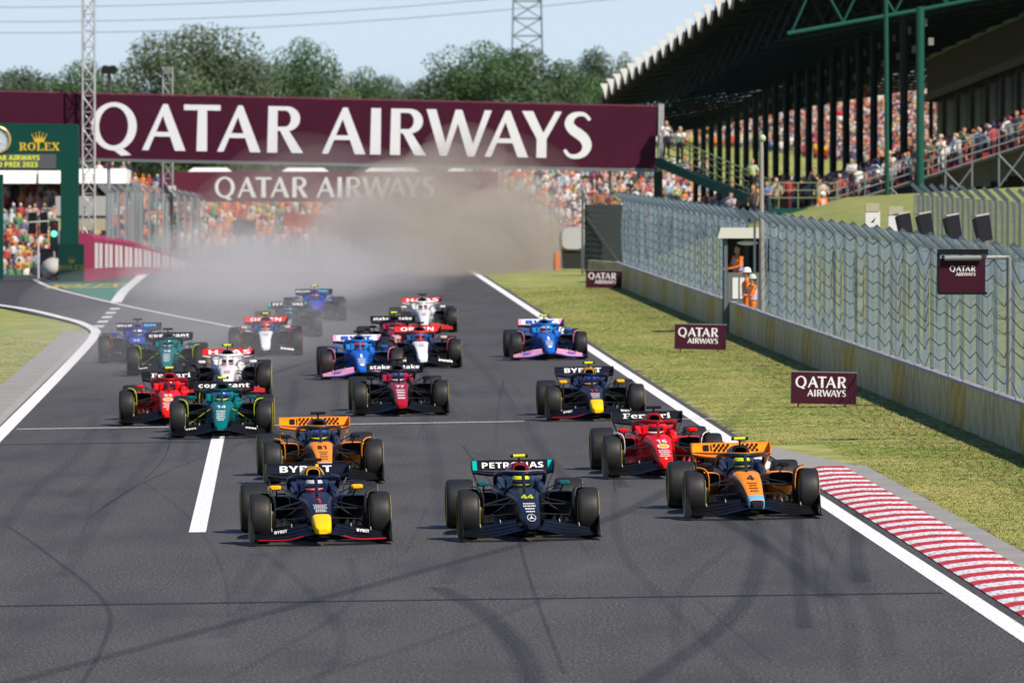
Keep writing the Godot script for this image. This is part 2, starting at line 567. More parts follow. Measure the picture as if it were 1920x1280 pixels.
	# red and white kerb
	var kerb := Node3D.new()
	kerb.name = "kerb"
	kerb.set_meta("kind", "structure")
	add_child(kerb)
	var red := grain(noise_tex(0.05, [[0.0, .05, .022, .022], [0.22, .26, .02, .022], [0.38, .54, .016, .022], [1.0, .66, .03, .034]], 256, FastNoiseLite.TYPE_SIMPLEX, 5, 31), 1.5, null, 1.0, 0.6)
	var kw := grain(noise_tex(0.05, [[0.0, .09, .088, .085], [0.22, .38, .37, .36], [0.38, .74, .74, .73], [1.0, .84, .84, .84]], 256, FastNoiseLite.TYPE_SIMPLEX, 5, 32), 1.5, null, 1.0, 0.6)
	for km in [red, kw]: km.uv1_scale = Vector3(.9, .9, .14)
	white.uv1_scale = Vector3(.8, .8, .10)
	var d := 144.6
	var n := 0
	while d > 60.0:
		var e := d - 0.85
		var kb := MB.new()
		var prof := [[0.30, 0.004], [0.42, 0.028], [0.78, 0.062], [1.18, 0.058], [1.18, -0.05]]
		kb.soft()
		for i in prof.size() - 1:
			kb.soft(i + 1)
			var ta := 0.75 if d > 143.9 else 0.0
			kb.quad(on(line_x(e) + prof[i][0], e, prof[i][1]), on(line_x(d) + maxf(prof[i][0], ta), d, prof[i][1]), on(line_x(d) + maxf(prof[i + 1][0], ta), d, prof[i + 1][1]), on(line_x(e) + prof[i + 1][0], e, prof[i + 1][1]))
		obj("kerb_block", kb.done(), red if n % 2 == 0 else kw, kerb)
		d = e
		n += 1
	var conc := grain(noise_tex(0.05, [[0.0, .16, .155, .145], [0.4, .28, .275, .26], [1.0, .40, .39, .37]], 512, FastNoiseLite.TYPE_SIMPLEX, 5, 33), 1.8, noise_tex(0.02, [[0.0, .2, .19, .17, .5], [1.0, .36, .35, .33, .4]], 256), 9.0, 0.85)
	WM["conc"] = conc
	struct("kerb_backing", sheet(rows(60.0, 145.5), func(q): return line_x(q) + 1.181, func(q): return line_x(q) + 1.60, 0.03), conc)
	struct("kerb_ramp", sheet(rows(144.7, 158.0), func(q): return line_x(q) + 0.30, func(q): return line_x(q) + lerpf(1.6, 0.34, (q - 144.7) / 13.3), 0.012), conc)
	var left_k := MB.new()
	for dd in range(150, 266, 2):
		var p := float(dd)
		var q := p + 1.97
		var bow := func(z: float) -> float: return maxf(0.0, z - 246.0) ** 2 * -0.0006
		var wd := -0.65
		var fl := 1.0 - smoothstep(246.0, 262.0, p)
		for f in [[-14.14, -14.3, -0.02, 0.05 * fl], [-14.3, -14.4 + wd, 0.05 * fl, 0.07 * fl], [-14.4 + wd, -14.41 + wd, 0.07 * fl, -0.06]]:
			left_k.flat()
			left_k.quad(on(line_x(p) + f[0] + bow.call(p), p, f[2]), on(line_x(p) + f[1] + bow.call(p), p, f[3]), on(line_x(q) + f[1] + bow.call(q), q, f[3]), on(line_x(q) + f[0] + bow.call(q), q, f[2]))
	struct("kerb_left", left_k.done(), conc)

	# grass tufts, too many to count
	var tb := MB.new()
	for k in 7:
		var a := k * 2.4
		var dx := Vector3(cos(a), 0, sin(a))
		var side := Vector3(-sin(a), 0, cos(a)) * 0.012
		var base := dx * 0.03
		var tip := dx * (0.08 + 0.02 * (k % 3)) + Vector3.UP * (0.022 + 0.008 * (k % 4))
		tb.tri(base - side, tip, base + side)
	var tuft := tb.done()
	var gm := StandardMaterial3D.new()
	gm.vertex_color_use_as_albedo = true
	gm.roughness = 0.9
	tuft.surface_set_material(0, gm)
	var places := []
	var cols := []
	var patch := FastNoiseLite.new()
	patch.frequency = 0.09
	patch.seed = 5
	for k in 60000:
		var x: float
		var dd: float
		if k % 6 == 0:
			dd = rng.randf_range(165, 300)
			x = line_x(dd) - 15.1 - rng.randf() * 6.0 - maxf(0.0, dd - 250.0) * 0.14
		else:
			dd = 96.0 + 240.0 * pow(rng.randf(), 1.4)
			x = line_x(dd) + rng.randf_range(1.65 if dd < 158.0 else 0.45, 5.0)
		var s := rng.randf_range(0.4, 0.9)
		places.append(Transform3D(Basis(Vector3.UP, rng.randf() * TAU).scaled(Vector3(s, s, s)), on(x, dd, -0.05)))
		var f := clampf(0.5 + patch.get_noise_2d(x * 2.5, dd) * 1.1 + rng.randf_range(-.25, .25), 0, 1)
		cols.append(Color(.20, .26, .045).lerp(Color(.42, .38, .13), f))
	multi("grass", tuft, places, cols, self, "short dry grass along the edges of the track", "grass")

func multi(called: String, mesh: Mesh, places: Array, cols: Array, parent: Node, label := "", category := "") -> MultiMeshInstance3D:
	var mm := MultiMesh.new()
	mm.transform_format = MultiMesh.TRANSFORM_3D
	mm.use_colors = true
	mm.mesh = mesh
	mm.instance_count = places.size()
	for i in places.size():
		mm.set_instance_transform(i, places[i])
		mm.set_instance_color(i, cols[i])
	var o := MultiMeshInstance3D.new()
	o.name = numbered(called) if parent == self else called
	o.multimesh = mm
	parent.add_child(o, true)
	o.set_meta("kind", "stuff")
	tag(o, label, category)
	return o

# ------------------------------------------------------------------ race cars
# car axes: x right as the camera sees it, y up, z forward; the front axle is at z = 0, the rear one at z = -3.6
func ring_at(z: float, w: float, yb: float, yt: float, n := 20, e := 0.5, cx := 0.0) -> Array:
	var out := []
	for i in n:
		var a := TAU * i / n
		var c := cos(a)
		var s := sin(a)
		out.append(Vector3(cx + signf(c) * pow(absf(c), e) * w, (yb + yt) * 0.5 + signf(s) * pow(absf(s), e) * (yt - yb) * 0.5, z))
	return out

const NOSE := [[1.17, .060, .185, .235], [1.15, .095, .17, .27], [1.05, .118, .165, .315], [0.8, .128, .19, .385], [0.4, .148, .24, .485], [0.0, .172, .27, .567], [-0.5, .192, .25, .622], [-0.9, .215, .22, .648], [-1.3, .262, .18, .668]]

func nose_at(z: float) -> Array:              # [half width, bottom, top]
	for i in NOSE.size() - 1:
		if z <= NOSE[i][0] and z >= NOSE[i + 1][0]:
			var f: float = (NOSE[i][0] - z) / (NOSE[i][0] - NOSE[i + 1][0])
			return [lerpf(NOSE[i][1], NOSE[i + 1][1], f), lerpf(NOSE[i][2], NOSE[i + 1][2], f), lerpf(NOSE[i][3], NOSE[i + 1][3], f)]
	return [.06, .18, .24]

func nose_strip(z0: float, z1: float, i0: int, i1: int, grow: float) -> ArrayMesh:
	var rings := []
	for k in 11:
		var z := lerpf(z0, z1, k / 10.0)
		var q := nose_at(z)
		var full := ring_at(z, q[0] + grow, q[1] - grow, q[2] + grow)
		rings.append(full.slice(i0, i1 + 1) if i1 - i0 < 19 else full)
	var b := MB.new()
	b.loft(rings, i1 - i0 >= 19, i1 - i0 >= 19)
	return b.done()

func tyre_meshes(w: float, key: String):
	var h := w * 0.5
	var b := MB.new()
	b.lathe_x([Vector2(-h + .012, .235), Vector2(-h + .002, .262), Vector2(-h, .30), Vector2(-h + .008, .332), Vector2(-h + .03, .35), Vector2(-h + .07, .3575), Vector2(0, .36), Vector2(h - .07, .3575), Vector2(h - .03, .35), Vector2(h - .008, .332), Vector2(h, .30), Vector2(h - .002, .262), Vector2(h - .012, .235)], 36)
	CM["tyre" + key] = b.done()
	b = MB.new()
	b.lathe_x([Vector2(-h + .03, .002), Vector2(-h + .02, .1), Vector2(-h + .028, .20), Vector2(-h + .012, .236), Vector2(h - .012, .236), Vector2(h - .028, .20), Vector2(h - .02, .1), Vector2(h - .03, .002)], 24)
	CM["rim" + key] = b.done()
	b = MB.new()
	b.lathe_x([Vector2(h + .001, .278), Vector2(h + .003, .282), Vector2(h + .003, .300), Vector2(h - .002, .305)], 36)
	CM["band" + key] = b.done()

func airfoil_span(stations: Array, thick: float) -> ArrayMesh:
	# stations: [leading edge, trailing edge] pairs along the span; a cambered blade
	var rings := []
	for q in stations:
		var a: Vector3 = q[0]
		var e: Vector3 = q[1]
		var up: Vector3 = (e - a).cross(Vector3.RIGHT).normalized()
		if up.y < 0: up = -up
		var ring := []
		for f in [0.0, 0.08, 0.3, 0.65, 1.0]:
			ring.append(a.lerp(e, f) + up * (thick * (0.55 if f < 0.7 else 0.25) * (0.3 if f == 0.0 else 1.0) - sin(f * PI) * thick * 1.6))
		for f in [1.0, 0.65, 0.3, 0.08]:
			ring.append(a.lerp(e, f) - up * (thick * (0.55 if f < 0.7 else 0.25)) - up * sin(f * PI) * thick * 1.6)
		rings.append(ring)
	var b := MB.new()
	b.loft(rings)
	return b.done()

func fw_point(x: float, f: float) -> Vector3:  # front wing surface: f 0 leading edge, 1 top trailing edge
	var u := clampf(absf(x) / 0.95, 0.0, 1.0)
	var le := Vector3(x, lerpf(.175, .075, smoothstep(0.05, 0.6, u)), 1.10 - 0.36 * pow(u, 1.3))
	var te := Vector3(x, lerpf(.315, .135, pow(u, 1.5)), le.z - lerpf(.56, .40, u))
	var p := le.lerp(te, f)
	p.y = lerpf(le.y, te.y, pow(f, 1.45))
	return p

func make_car_meshes():
	tyre_meshes(.305, "f")
	tyre_meshes(.405, "r")
	CM.nose = nose_strip(1.17, 0.0, 0, 19, 0.0)
	CM.chassis = nose_strip(0.0, -1.3, 0, 19, 0.0)
	CM.tip_short = nose_strip(1.172, 0.62, 0, 19, 0.003)
	CM.tip_band = nose_strip(1.08, 0.86, 0, 19, 0.004)
	CM.panel = nose_strip(1.06, -1.22, 3, 7, 0.004)
	CM.panel_wide = nose_strip(1.10, -0.95, 2, 8, 0.004)
	# cockpit tub
	var rings := []
	for k in 6:
		var f := k / 5.0
		var z := lerpf(-1.3, -2.15, f)
		var w := lerpf(.262, .40, sqrt(f))
		var yt := lerpf(.665, .70, f)
		var wi := lerpf(.19, .28, sin(f * PI * 0.6))
		rings.append([Vector3(-w + .05, .12, z), Vector3(-w, .25, z), Vector3(-w, yt - .06, z), Vector3(-w + .04, yt, z), Vector3(-wi, yt - .01, z), Vector3(-wi + .02, .38, z), Vector3(wi - .02, .38, z), Vector3(wi, yt - .01, z), Vector3(w - .04, yt, z), Vector3(w, yt - .06, z), Vector3(w, .25, z), Vector3(w - .05, .12, z)])
	var b := MB.new()
	b.loft(rings, true, false)
	CM.tub = b.done()
	# head rest
	b = MB.new()
	for s in [-1.0, 1.0]:
		var r2 := []
		for q in [[-1.42, .028, .64, .68], [-1.6, .042, .60, .715], [-1.85, .055, .58, .75], [-2.12, .07, .55, .79]]:
			r2.append(ring_at(q[0], q[1], q[2], q[3], 12, 0.55, s * .275))
		b.loft(r2)
	var bk := []
	for q in [[-1.88, .20, .50, .80], [-2.2, .26, .45, .84]]: bk.append(ring_at(q[0], q[1], q[2], q[3], 12, 0.5))
	b.loft(bk)
	CM.headrest = b.done()
	# air box and engine cover
	var ec := []
	for q in [[-1.955, .10, .775, .985, .62], [-1.98, .118, .76, 1.00, .62], [-2.1, .135, .66, 1.005, .58], [-2.35, .185, .44, .985, .6], [-2.8, .22, .36, .90, .65], [-3.3, .17, .32, .76, .7], [-3.8, .09, .32, .60, .8], [-4.05, .04, .36, .50, .8]]:
		ec.append(ring_at(q[0], q[1], q[2], q[3], 20, q[4]))
	b = MB.new()
	b.loft(ec, true, false)
	CM.engine_cover = b.done()
	b = MB.new()
	var lip0 := ring_at(-1.956, .10, .775, .985, 20, .62)
	var lip1 := ring_at(-1.945, .094, .782, .977, 20, .62)
	var lip2 := ring_at(-1.955, .085, .79, .968, 20, .62)
	var lip3 := ring_at(-1.99, .120, .757, 1.003, 20, .62)
	b.loft([lip3, lip0, lip1, lip2], true, false)
	CM.airbox_lip = b.done()
	b = MB.new()
	var in1 := ring_at(-2.12, .07, .80, .95, 20, .62)
	b.loft([lip2, in1], true, false)
	b.fan(in1)
	CM.airbox_intake = b.done()
	b = MB.new()                                  # cap over the air box, painted on some cars
	var capr := []
	for q in [[-1.99, .122, .76, 1.004], [-2.1, .139, .66, 1.009], [-2.35, .189, .44, .989]]:
		capr.append(ring_at(q[0], q[1], q[2], q[3], 20, .6).slice(1, 10))
	b.loft(capr, false, false)
	CM.airbox_cap = b.done()
	b = MB.new()
	b.loft([[Vector3(-.004, .9, -2.5), Vector3(.004, .9, -2.5), Vector3(.004, .98, -2.45), Vector3(-.004, .98, -2.45)], [Vector3(-.004, .5, -3.9), Vector3(.004, .5, -3.9), Vector3(.004, .86, -3.75), Vector3(-.004, .86, -3.75)]], true, true, false)
	CM.fin = b.done()
	# side pods, left hand and right hand
	for s in [-1.0, 1.0]:
		var k := "l" if s < 0 else "r"
		var sp := []
		for q in [[-1.36, .20, .405, .615, .56], [-1.45, .212, .35, .625, .56], [-1.9, .215, .22, .615, .55], [-2.5, .225, .14, .57, .50], [-3.1, .19, .11, .46, .38], [-3.6, .12, .11, .34, .24]]:
			sp.append(ring_at(q[0], q[1], q[2], q[3], 20, .5, s * q[4]))
		b = MB.new()
		b.loft(sp, true, false)
		CM["pod" + k] = b.done()
		var o0 := ring_at(-1.36, .20, .405, .615, 20, .5, s * .56)
		var o1 := ring_at(-1.35, .192, .415, .607, 20, .5, s * .56)
		var o2 := ring_at(-1.37, .182, .425, .598, 20, .5, s * .56)
		var o3 := ring_at(-1.60, .15, .43, .58, 20, .5, s * .54)
		b = MB.new()
		b.loft([o0, o1, o2, o3], true, false)
		b.fan(o3)
		CM["inlet" + k] = b.done()
		# front suspension of one side
		var arms := [[Vector3(.19, .50, .05), Vector3(.66, .475, .01), .016], [Vector3(.24, .56, -.52), Vector3(.66, .475, -.03), .016], [Vector3(.15, .275, .08), Vector3(.66, .215, .02), .017], [Vector3(.22, .24, -.5), Vector3(.66, .215, -.03), .017], [Vector3(.21, .55, -.12), Vector3(.65, .25, -.03), .014], [Vector3(.17, .36, .17), Vector3(.66, .33, .13), .012]]
		for i in arms.size():
			b = MB.new()
			b.tube([arms[i][0] * Vector3(s, 1, 1), arms[i][1] * Vector3(s, 1, 1)], arms[i][2] * 1.7, 8, true, 0.45)
			CM["arm%s%d" % [k, i]] = b.done()
		var rarms := [[Vector3(.12, .50, -3.35), Vector3(.58, .46, -3.58)], [Vector3(.10, .48, -3.85), Vector3(.58, .46, -3.62)], [Vector3(.12, .22, -3.3), Vector3(.58, .2, -3.58)], [Vector3(.08, .22, -3.9), Vector3(.58, .2, -3.62)]]
		for i in rarms.size():
			b = MB.new()
			b.tube([rarms[i][0] * Vector3(s, 1, 1), rarms[i][1] * Vector3(s, 1, 1)], .026, 8, true, 0.5)
			CM["rear_arm%s%d" % [k, i]] = b.done()
		# brake drums
		b = MB.new()
		b.lathe_x([Vector2(s * .625, .05), Vector2(s * .63, .20), Vector2(s * .66, .225), Vector2(s * .74, .225)], 24)
		CM["drum" + k] = b.done()
		b = MB.new()
		b.lathe_x([Vector2(s * .555, .05), Vector2(s * .56, .20), Vector2(s * .60, .225), Vector2(s * .70, .225)], 24, Vector3(0, 0, 0))
		CM["rdrum" + k] = b.done()
		# deflector arching over the inner shoulder of the front wheel
		var path := curve3([Vector3(.81, .752, 0), Vector3(.735, .745, 0), Vector3(.675, .705, 0), Vector3(.648, .63, 0), Vector3(.64, .52, 0), Vector3(.645, .38, 0), Vector3(.652, .27, 0)], 3)
		b = MB.new()
		var dr := []
		for i in path.size():
			var p: Vector3 = path[i] * Vector3(s, 1, 1)
			var t: Vector3 = (path[mini(i + 1, path.size() - 1)] - path[maxi(i - 1, 0)]) * Vector3(s, 1, 1)
			var nn := Vector3(t.y, -t.x, 0).normalized() * .006
			var zz := lerpf(.10, .24, sin(PI * i / (path.size() - 1)))
			dr.append([p + nn + Vector3(0, 0, zz), p - nn + Vector3(0, 0, zz), p - nn + Vector3(0, 0, -.22), p + nn + Vector3(0, 0, -.22)])
		b.loft(dr, true, true, false)
		CM["deflector" + k] = b.done()
		b = MB.new()
		var ed := []
		for i in path.size():
			var zz := lerpf(.10, .24, sin(PI * i / (path.size() - 1)))
			ed.append(path[i] * Vector3(s, 1, 1) + Vector3(0, 0, zz + .008))
		b.tube(ed, .0095, 6)
		CM["deflector_edge" + k] = b.done()
		# mirror
		b = MB.new()
		var mr := []
		for q in [[-.98, .055, .725, .765], [-1.0, .085, .712, .778], [-1.07, .088, .708, .78], [-1.10, .082, .712, .775]]:
			mr.append(ring_at(q[0], q[1], q[2], q[3], 14, .5, s * .585))
		b.loft(mr)
		CM["mirror" + k] = b.done()
		b = MB.new()
		b.tube([Vector3(s * .57, .715, -1.04), Vector3(s * .55, .62, -1.4)], .012, 6)
		b.tube([Vector3(s * .50, .735, -1.04), Vector3(s * .33, .655, -1.12)], .009, 6)
		CM["mirror_stay" + k] = b.done()
		# front wing blades of one side and the end plate
		var cuts := [[0.0, 0.27], [0.33, 0.52], [0.575, 0.75], [0.80, 1.0]]
		for i in 4:
			var stn := []
			for j in 11:
				var x = lerpf(0.0 if i == 0 else (.135 + .02 * i), .955, j / 10.0) * s
				stn.append([fw_point(x, cuts[i][0]), fw_point(x, cuts[i][1])])
			CM["blade%s%d" % [k, i]] = airfoil_span(stn, 0.011)
		b = MB.new()
		var lep := []
		for j in 9: lep.append(fw_point(s * lerpf(.28, .90, j / 8.0), .02) + Vector3(0, .006, .008))
		b.tube(lep, .010, 5)
		CM["edge_line" + k] = b.done()
		b = MB.new()
		var ep := [[.86, .045, .10], [.84, .04, .17], [.72, .035, .27], [.58, .035, .335], [.40, .04, .345], [.30, .06, .30]]
		var er := []
		for q in ep:
			var out := lerpf(.962, .995, clampf((.9 - q[0]) / .5, 0, 1))
			er.append([Vector3(s * out, q[1], q[0]), Vector3(s * (out - .006), (q[1] + q[2]) * .5, q[0]), Vector3(s * (out - .012), q[2], q[0]), Vector3(s * (out + .0), q[2], q[0]), Vector3(s * (out + .006), (q[1] + q[2]) * .5, q[0]), Vector3(s * (out + .012), q[1], q[0])])
		b.loft(er, true, true, false)
		b.box(Vector3(s * .955, .045, .60), Vector3(.09, .010, .50))
		CM["endplate" + k] = b.done()
		b = MB.new()
		b.tube([Vector3(s * .70, .19, .50), Vector3(s * .70, .23, .43)], .008, 5)
		CM["wing_bracket" + k] = b.done()
		# rear wing end plate, swept inwards at the bottom
		b = MB.new()
		var rp := []
		for q in curve3([Vector3(.60, .975, 0), Vector3(.602, .87, 0), Vector3(.575, .77, 0), Vector3(.53, .66, 0), Vector3(.50, .50, 0), Vector3(.48, .30, 0)], 3):
			var ch := lerpf(.30, .42, clampf((.97 - q.y) * 2.0, 0, 1)) * (1.0 if q.y > .7 else .55)
			rp.append([Vector3(s * (q.x + .006), q.y, -3.72 - (0.12 if q.y < .7 else 0.0)), Vector3(s * (q.x - .006), q.y, -3.72 - (0.12 if q.y < .7 else 0.0)), Vector3(s * (q.x - .006), q.y, -3.72 - ch), Vector3(s * (q.x + .006), q.y, -3.72 - ch)])
		b.loft(rp, true, true, false)
		CM["rear_plate" + k] = b.done()
		# floor fences
		b = MB.new()
		for i in 4:
			var x = s * (.40 + .09 * i)
			b.loft([[Vector3(x, .07, -.80 - .05 * i), Vector3(x + .006, .07, -.80 - .05 * i), Vector3(x + .006, .26 - .02 * i, -.86 - .05 * i), Vector3(x, .26 - .02 * i, -.86 - .05 * i)], [Vector3(x + s * .07, .07, -1.3), Vector3(x + s * .07 + .006, .07, -1.3), Vector3(x + s * .07 + .006, .30, -1.3), Vector3(x + s * .07, .30, -1.3)]], true, true, false)
		CM["fences" + k] = b.done()
	# floor
	b = MB.new()
	var fl := []
	for q in [[-.76, .36], [-.95, .70], [-1.3, .76], [-3.0, .76], [-3.25, .55], [-4.05, .50]]:
		var rise := .05 if q[0] > -3.5 else .20
		var fr := .10 if q[0] > -1.0 else .05
		fl.append([Vector3(-q[1], maxf(rise, fr), q[0]), Vector3(q[1], maxf(rise, fr), q[0]), Vector3(q[1], maxf(rise, fr) + .035, q[0]), Vector3(-q[1], maxf(rise, fr) + .035, q[0])])
	b.loft(fl, true, true, false)
	b.box(Vector3(0, .045, -2.0), Vector3(.30, .03, 3.4))
	CM.floor = b.done()
	# halo
	b = MB.new()
	b.tube(curve3([Vector3(0, .63, -.80), Vector3(0, .74, -.90), Vector3(0, .845, -1.06), Vector3(0, .875, -1.16)], 4), [.030, .026, .025, .025, .025, .025, .025, .025, .026, .028, .03, .034, .038], 8)
	b.tube(curve3([Vector3(-.345, .70, -2.1), Vector3(-.355, .79, -1.95), Vector3(-.335, .865, -1.65), Vector3(-.24, .885, -1.35), Vector3(-.10, .88, -1.19), Vector3(0, .878, -1.16), Vector3(.10, .88, -1.19), Vector3(.24, .885, -1.35), Vector3(.335, .865, -1.65), Vector3(.355, .79, -1.95), Vector3(.345, .70, -2.1)], 4), .034, 8)
	CM.halo = b.done()
	b = MB.new()
	b.tube(curve3([Vector3(-.30, .905, -1.45), Vector3(-.20, .915, -1.285), Vector3(0, .912, -1.15), Vector3(.20, .915, -1.285), Vector3(.30, .905, -1.45)], 5), .012, 6, true, .6)
	CM.halo_strip = b.done()
	# camera on top of the air box
	b = MB.new()
	b.tube([Vector3(0, .99, -2.06), Vector3(0, 1.09, -2.05)], .016, 8)
	CM.camera_stem = b.done()
	b = MB.new()
	b.tube([Vector3(-.085, 1.10, -2.04), Vector3(.085, 1.10, -2.04)], .025, 10)
	CM.camera_bar = b.done()
	b = MB.new()
	b.tube([Vector3(-.02, 0, 0), Vector3(.02, 0, 0)], .026, 10)
	CM.camera_end = b.done()
	# rear wing
	var ms := []
	var fs := []
	for j in 17:
		var x := lerpf(-.595, .595, j / 16.0)
		var u := absf(x) / .595
		var up := pow(u, 3.0) * .06
		ms.append([Vector3(x, .765 + up, -3.66), Vector3(x, .80 + up * .6, -3.90)])
		fs.append([Vector3(x, .822 + up * .3, -3.86), Vector3(x, .972, -4.02)])
	CM.rear_main = airfoil_span(ms, .022)
	CM.rear_flap = airfoil_span(fs, .010)
	b = MB.new()
	b.loft([[Vector3(-.012, .48, -3.80), Vector3(.012, .48, -3.80), Vector3(.012, .48, -3.98), Vector3(-.012, .48, -3.98)], [Vector3(-.012, .80, -3.70), Vector3(.012, .80, -3.70), Vector3(.012, .80, -3.82), Vector3(-.012, .80, -3.82)]], true, true, false)
	b.box(Vector3(0, .40, -4.05), Vector3(.16, .14, .5))
	b.box(Vector3(0, .52, -3.98), Vector3(.94, .02, .16), Basis(Vector3.RIGHT, -.3))
	CM.wing_support = b.done()
	# steering wheel
	b = MB.new()
	b.box(Vector3(0, .60, -1.36), Vector3(.27, .13, .035), Basis(Vector3.RIGHT, -.35))
	CM.steering = b.done()
	# helmet
	b = MB.new()
	var hr := []
	for q in [[-.135, .055], [-.12, .10], [-.06, .124], [0, .130], [.06, .121], [.10, .095], [.128, .055], [.136, .012]]: hr.append(Vector2(q[1], q[0]))
	b.lathe_y(hr, 20)
	CM.helmet = b.done()
	b = MB.new()
	var vr := []
	for y in [-.030, .0, .035]:
		var row := []
		for i in 13:
			var a := deg_to_rad(lerpf(-78, 78, i / 12.0))
			var r = .134 - y * y * 4.0
			row.append(Vector3(sin(a) * r, y, cos(a) * r))
		vr.append(row)
	b.loft(vr, false, false)
	CM.visor = b.done()
	b = MB.new()
	b.tube(curve3([Vector3(-.085, .10, .04), Vector3(-.04, .131, .02), Vector3(0, .1405, 0), Vector3(.04, .131, .02), Vector3(.085, .10, .04)], 4), .012, 6, true, .6)
	b.tube(curve3([Vector3(-.128, -.055, .03), Vector3(-.08, -.06, .105), Vector3(0, -.062, .131), Vector3(.08, -.06, .105), Vector3(.128, -.055, .03)], 4), .016, 6)
	CM.helmet_trim = b.done()
	# driver's body: seated, arms reaching the wheel
	var bones := []
	for s in [-1.0, 1.0]:
		bones.append([Vector3(s * .10, .50, -1.86), Vector3(s * .19, .565, -1.80), .09, .075, 0])
		bones.append([Vector3(s * .19, .565, -1.80), Vector3(s * .235, .47, -1.62), .072, .055, 0])
		bones.append([Vector3(s * .235, .47, -1.62), Vector3(s * .13, .575, -1.43), .05, .04, 0])
		bones.append([Vector3(s * .13, .575, -1.43), Vector3(s * .125, .60, -1.385), .04, .035, 1])
		bones.append([Vector3(s * .09, .30, -1.75), Vector3(s * .10, .42, -1.30), .09, .065, 0])
		bones.append([Vector3(s * .10, .42, -1.30), Vector3(s * .09, .30, -.90), .06, .05, 0])
	bones.append([Vector3(0, .30, -1.85), Vector3(0, .54, -1.88), .15, .13, 0])
	bones.append([Vector3(0, .56, -1.84), Vector3(0, .66, -1.72), .065, .06, 0])
	CM.driver = sdf(bones, 0.022, 0.05)

func tyre_mat() -> StandardMaterial3D:
	if not mats.has("tyre"):
		var m := grain(noise_tex(0.03, [[0.0, .013, .013, .014], [1.0, .021, .021, .021]], 256, FastNoiseLite.TYPE_SIMPLEX, 4, 71), 0.5, null, 1.0, 0.52)
		m.metallic_specular = .4
		m.uv1_world_triplanar = false
		mats["tyre"] = m
	return mats["tyre"]

func sticker(car: Node3D, s: String, z: float, h: float, length: float, m: Material, face := "Droid Sans"):
	var t := obj("lettering", text_mesh(s, h, face), m, car)
	var q := nose_at(z)
	var slope: float = (nose_at(z - .1)[2] - nose_at(z + .1)[2]) / .2
	var back := Vector3(0, slope, -1).normalized()
	t.transform = Transform3D(Basis(Vector3.RIGHT, back * length, Vector3(0, back.z * -1, back.y).normalized()), Vector3(0, q[2] + .008, z))

func print_bars(car: Node3D, z0: float, z1: float, n: int, w: float, m: Material):
	var b := MB.new()
	var r := RandomNumberGenerator.new()
	r.seed = int(z0 * 100) + n
	for i in n:
		var z := lerpf(z0, z1, (i + .5) / n)
		var q := nose_at(z)
		var ww: float = q[0] * w * r.randf_range(.7, 1.0)
		var l := absf(z1 - z0) / n * .45
		var y0: float = nose_at(z + l * .5)[2] + .008
		var y1: float = nose_at(z - l * .5)[2] + .008
		var x := -ww
		while x < ww:                             # broken into letter-sized marks
			var e := x + r.randf_range(.012, .03)
			b.quad(Vector3(x, y0, z + l * .5), Vector3(x, y1, z - l * .5), Vector3(minf(e, ww), y1, z - l * .5), Vector3(minf(e, ww), y0, z + l * .5))
			x = e + .007
	obj("printed_lines", b.done(), m, car)

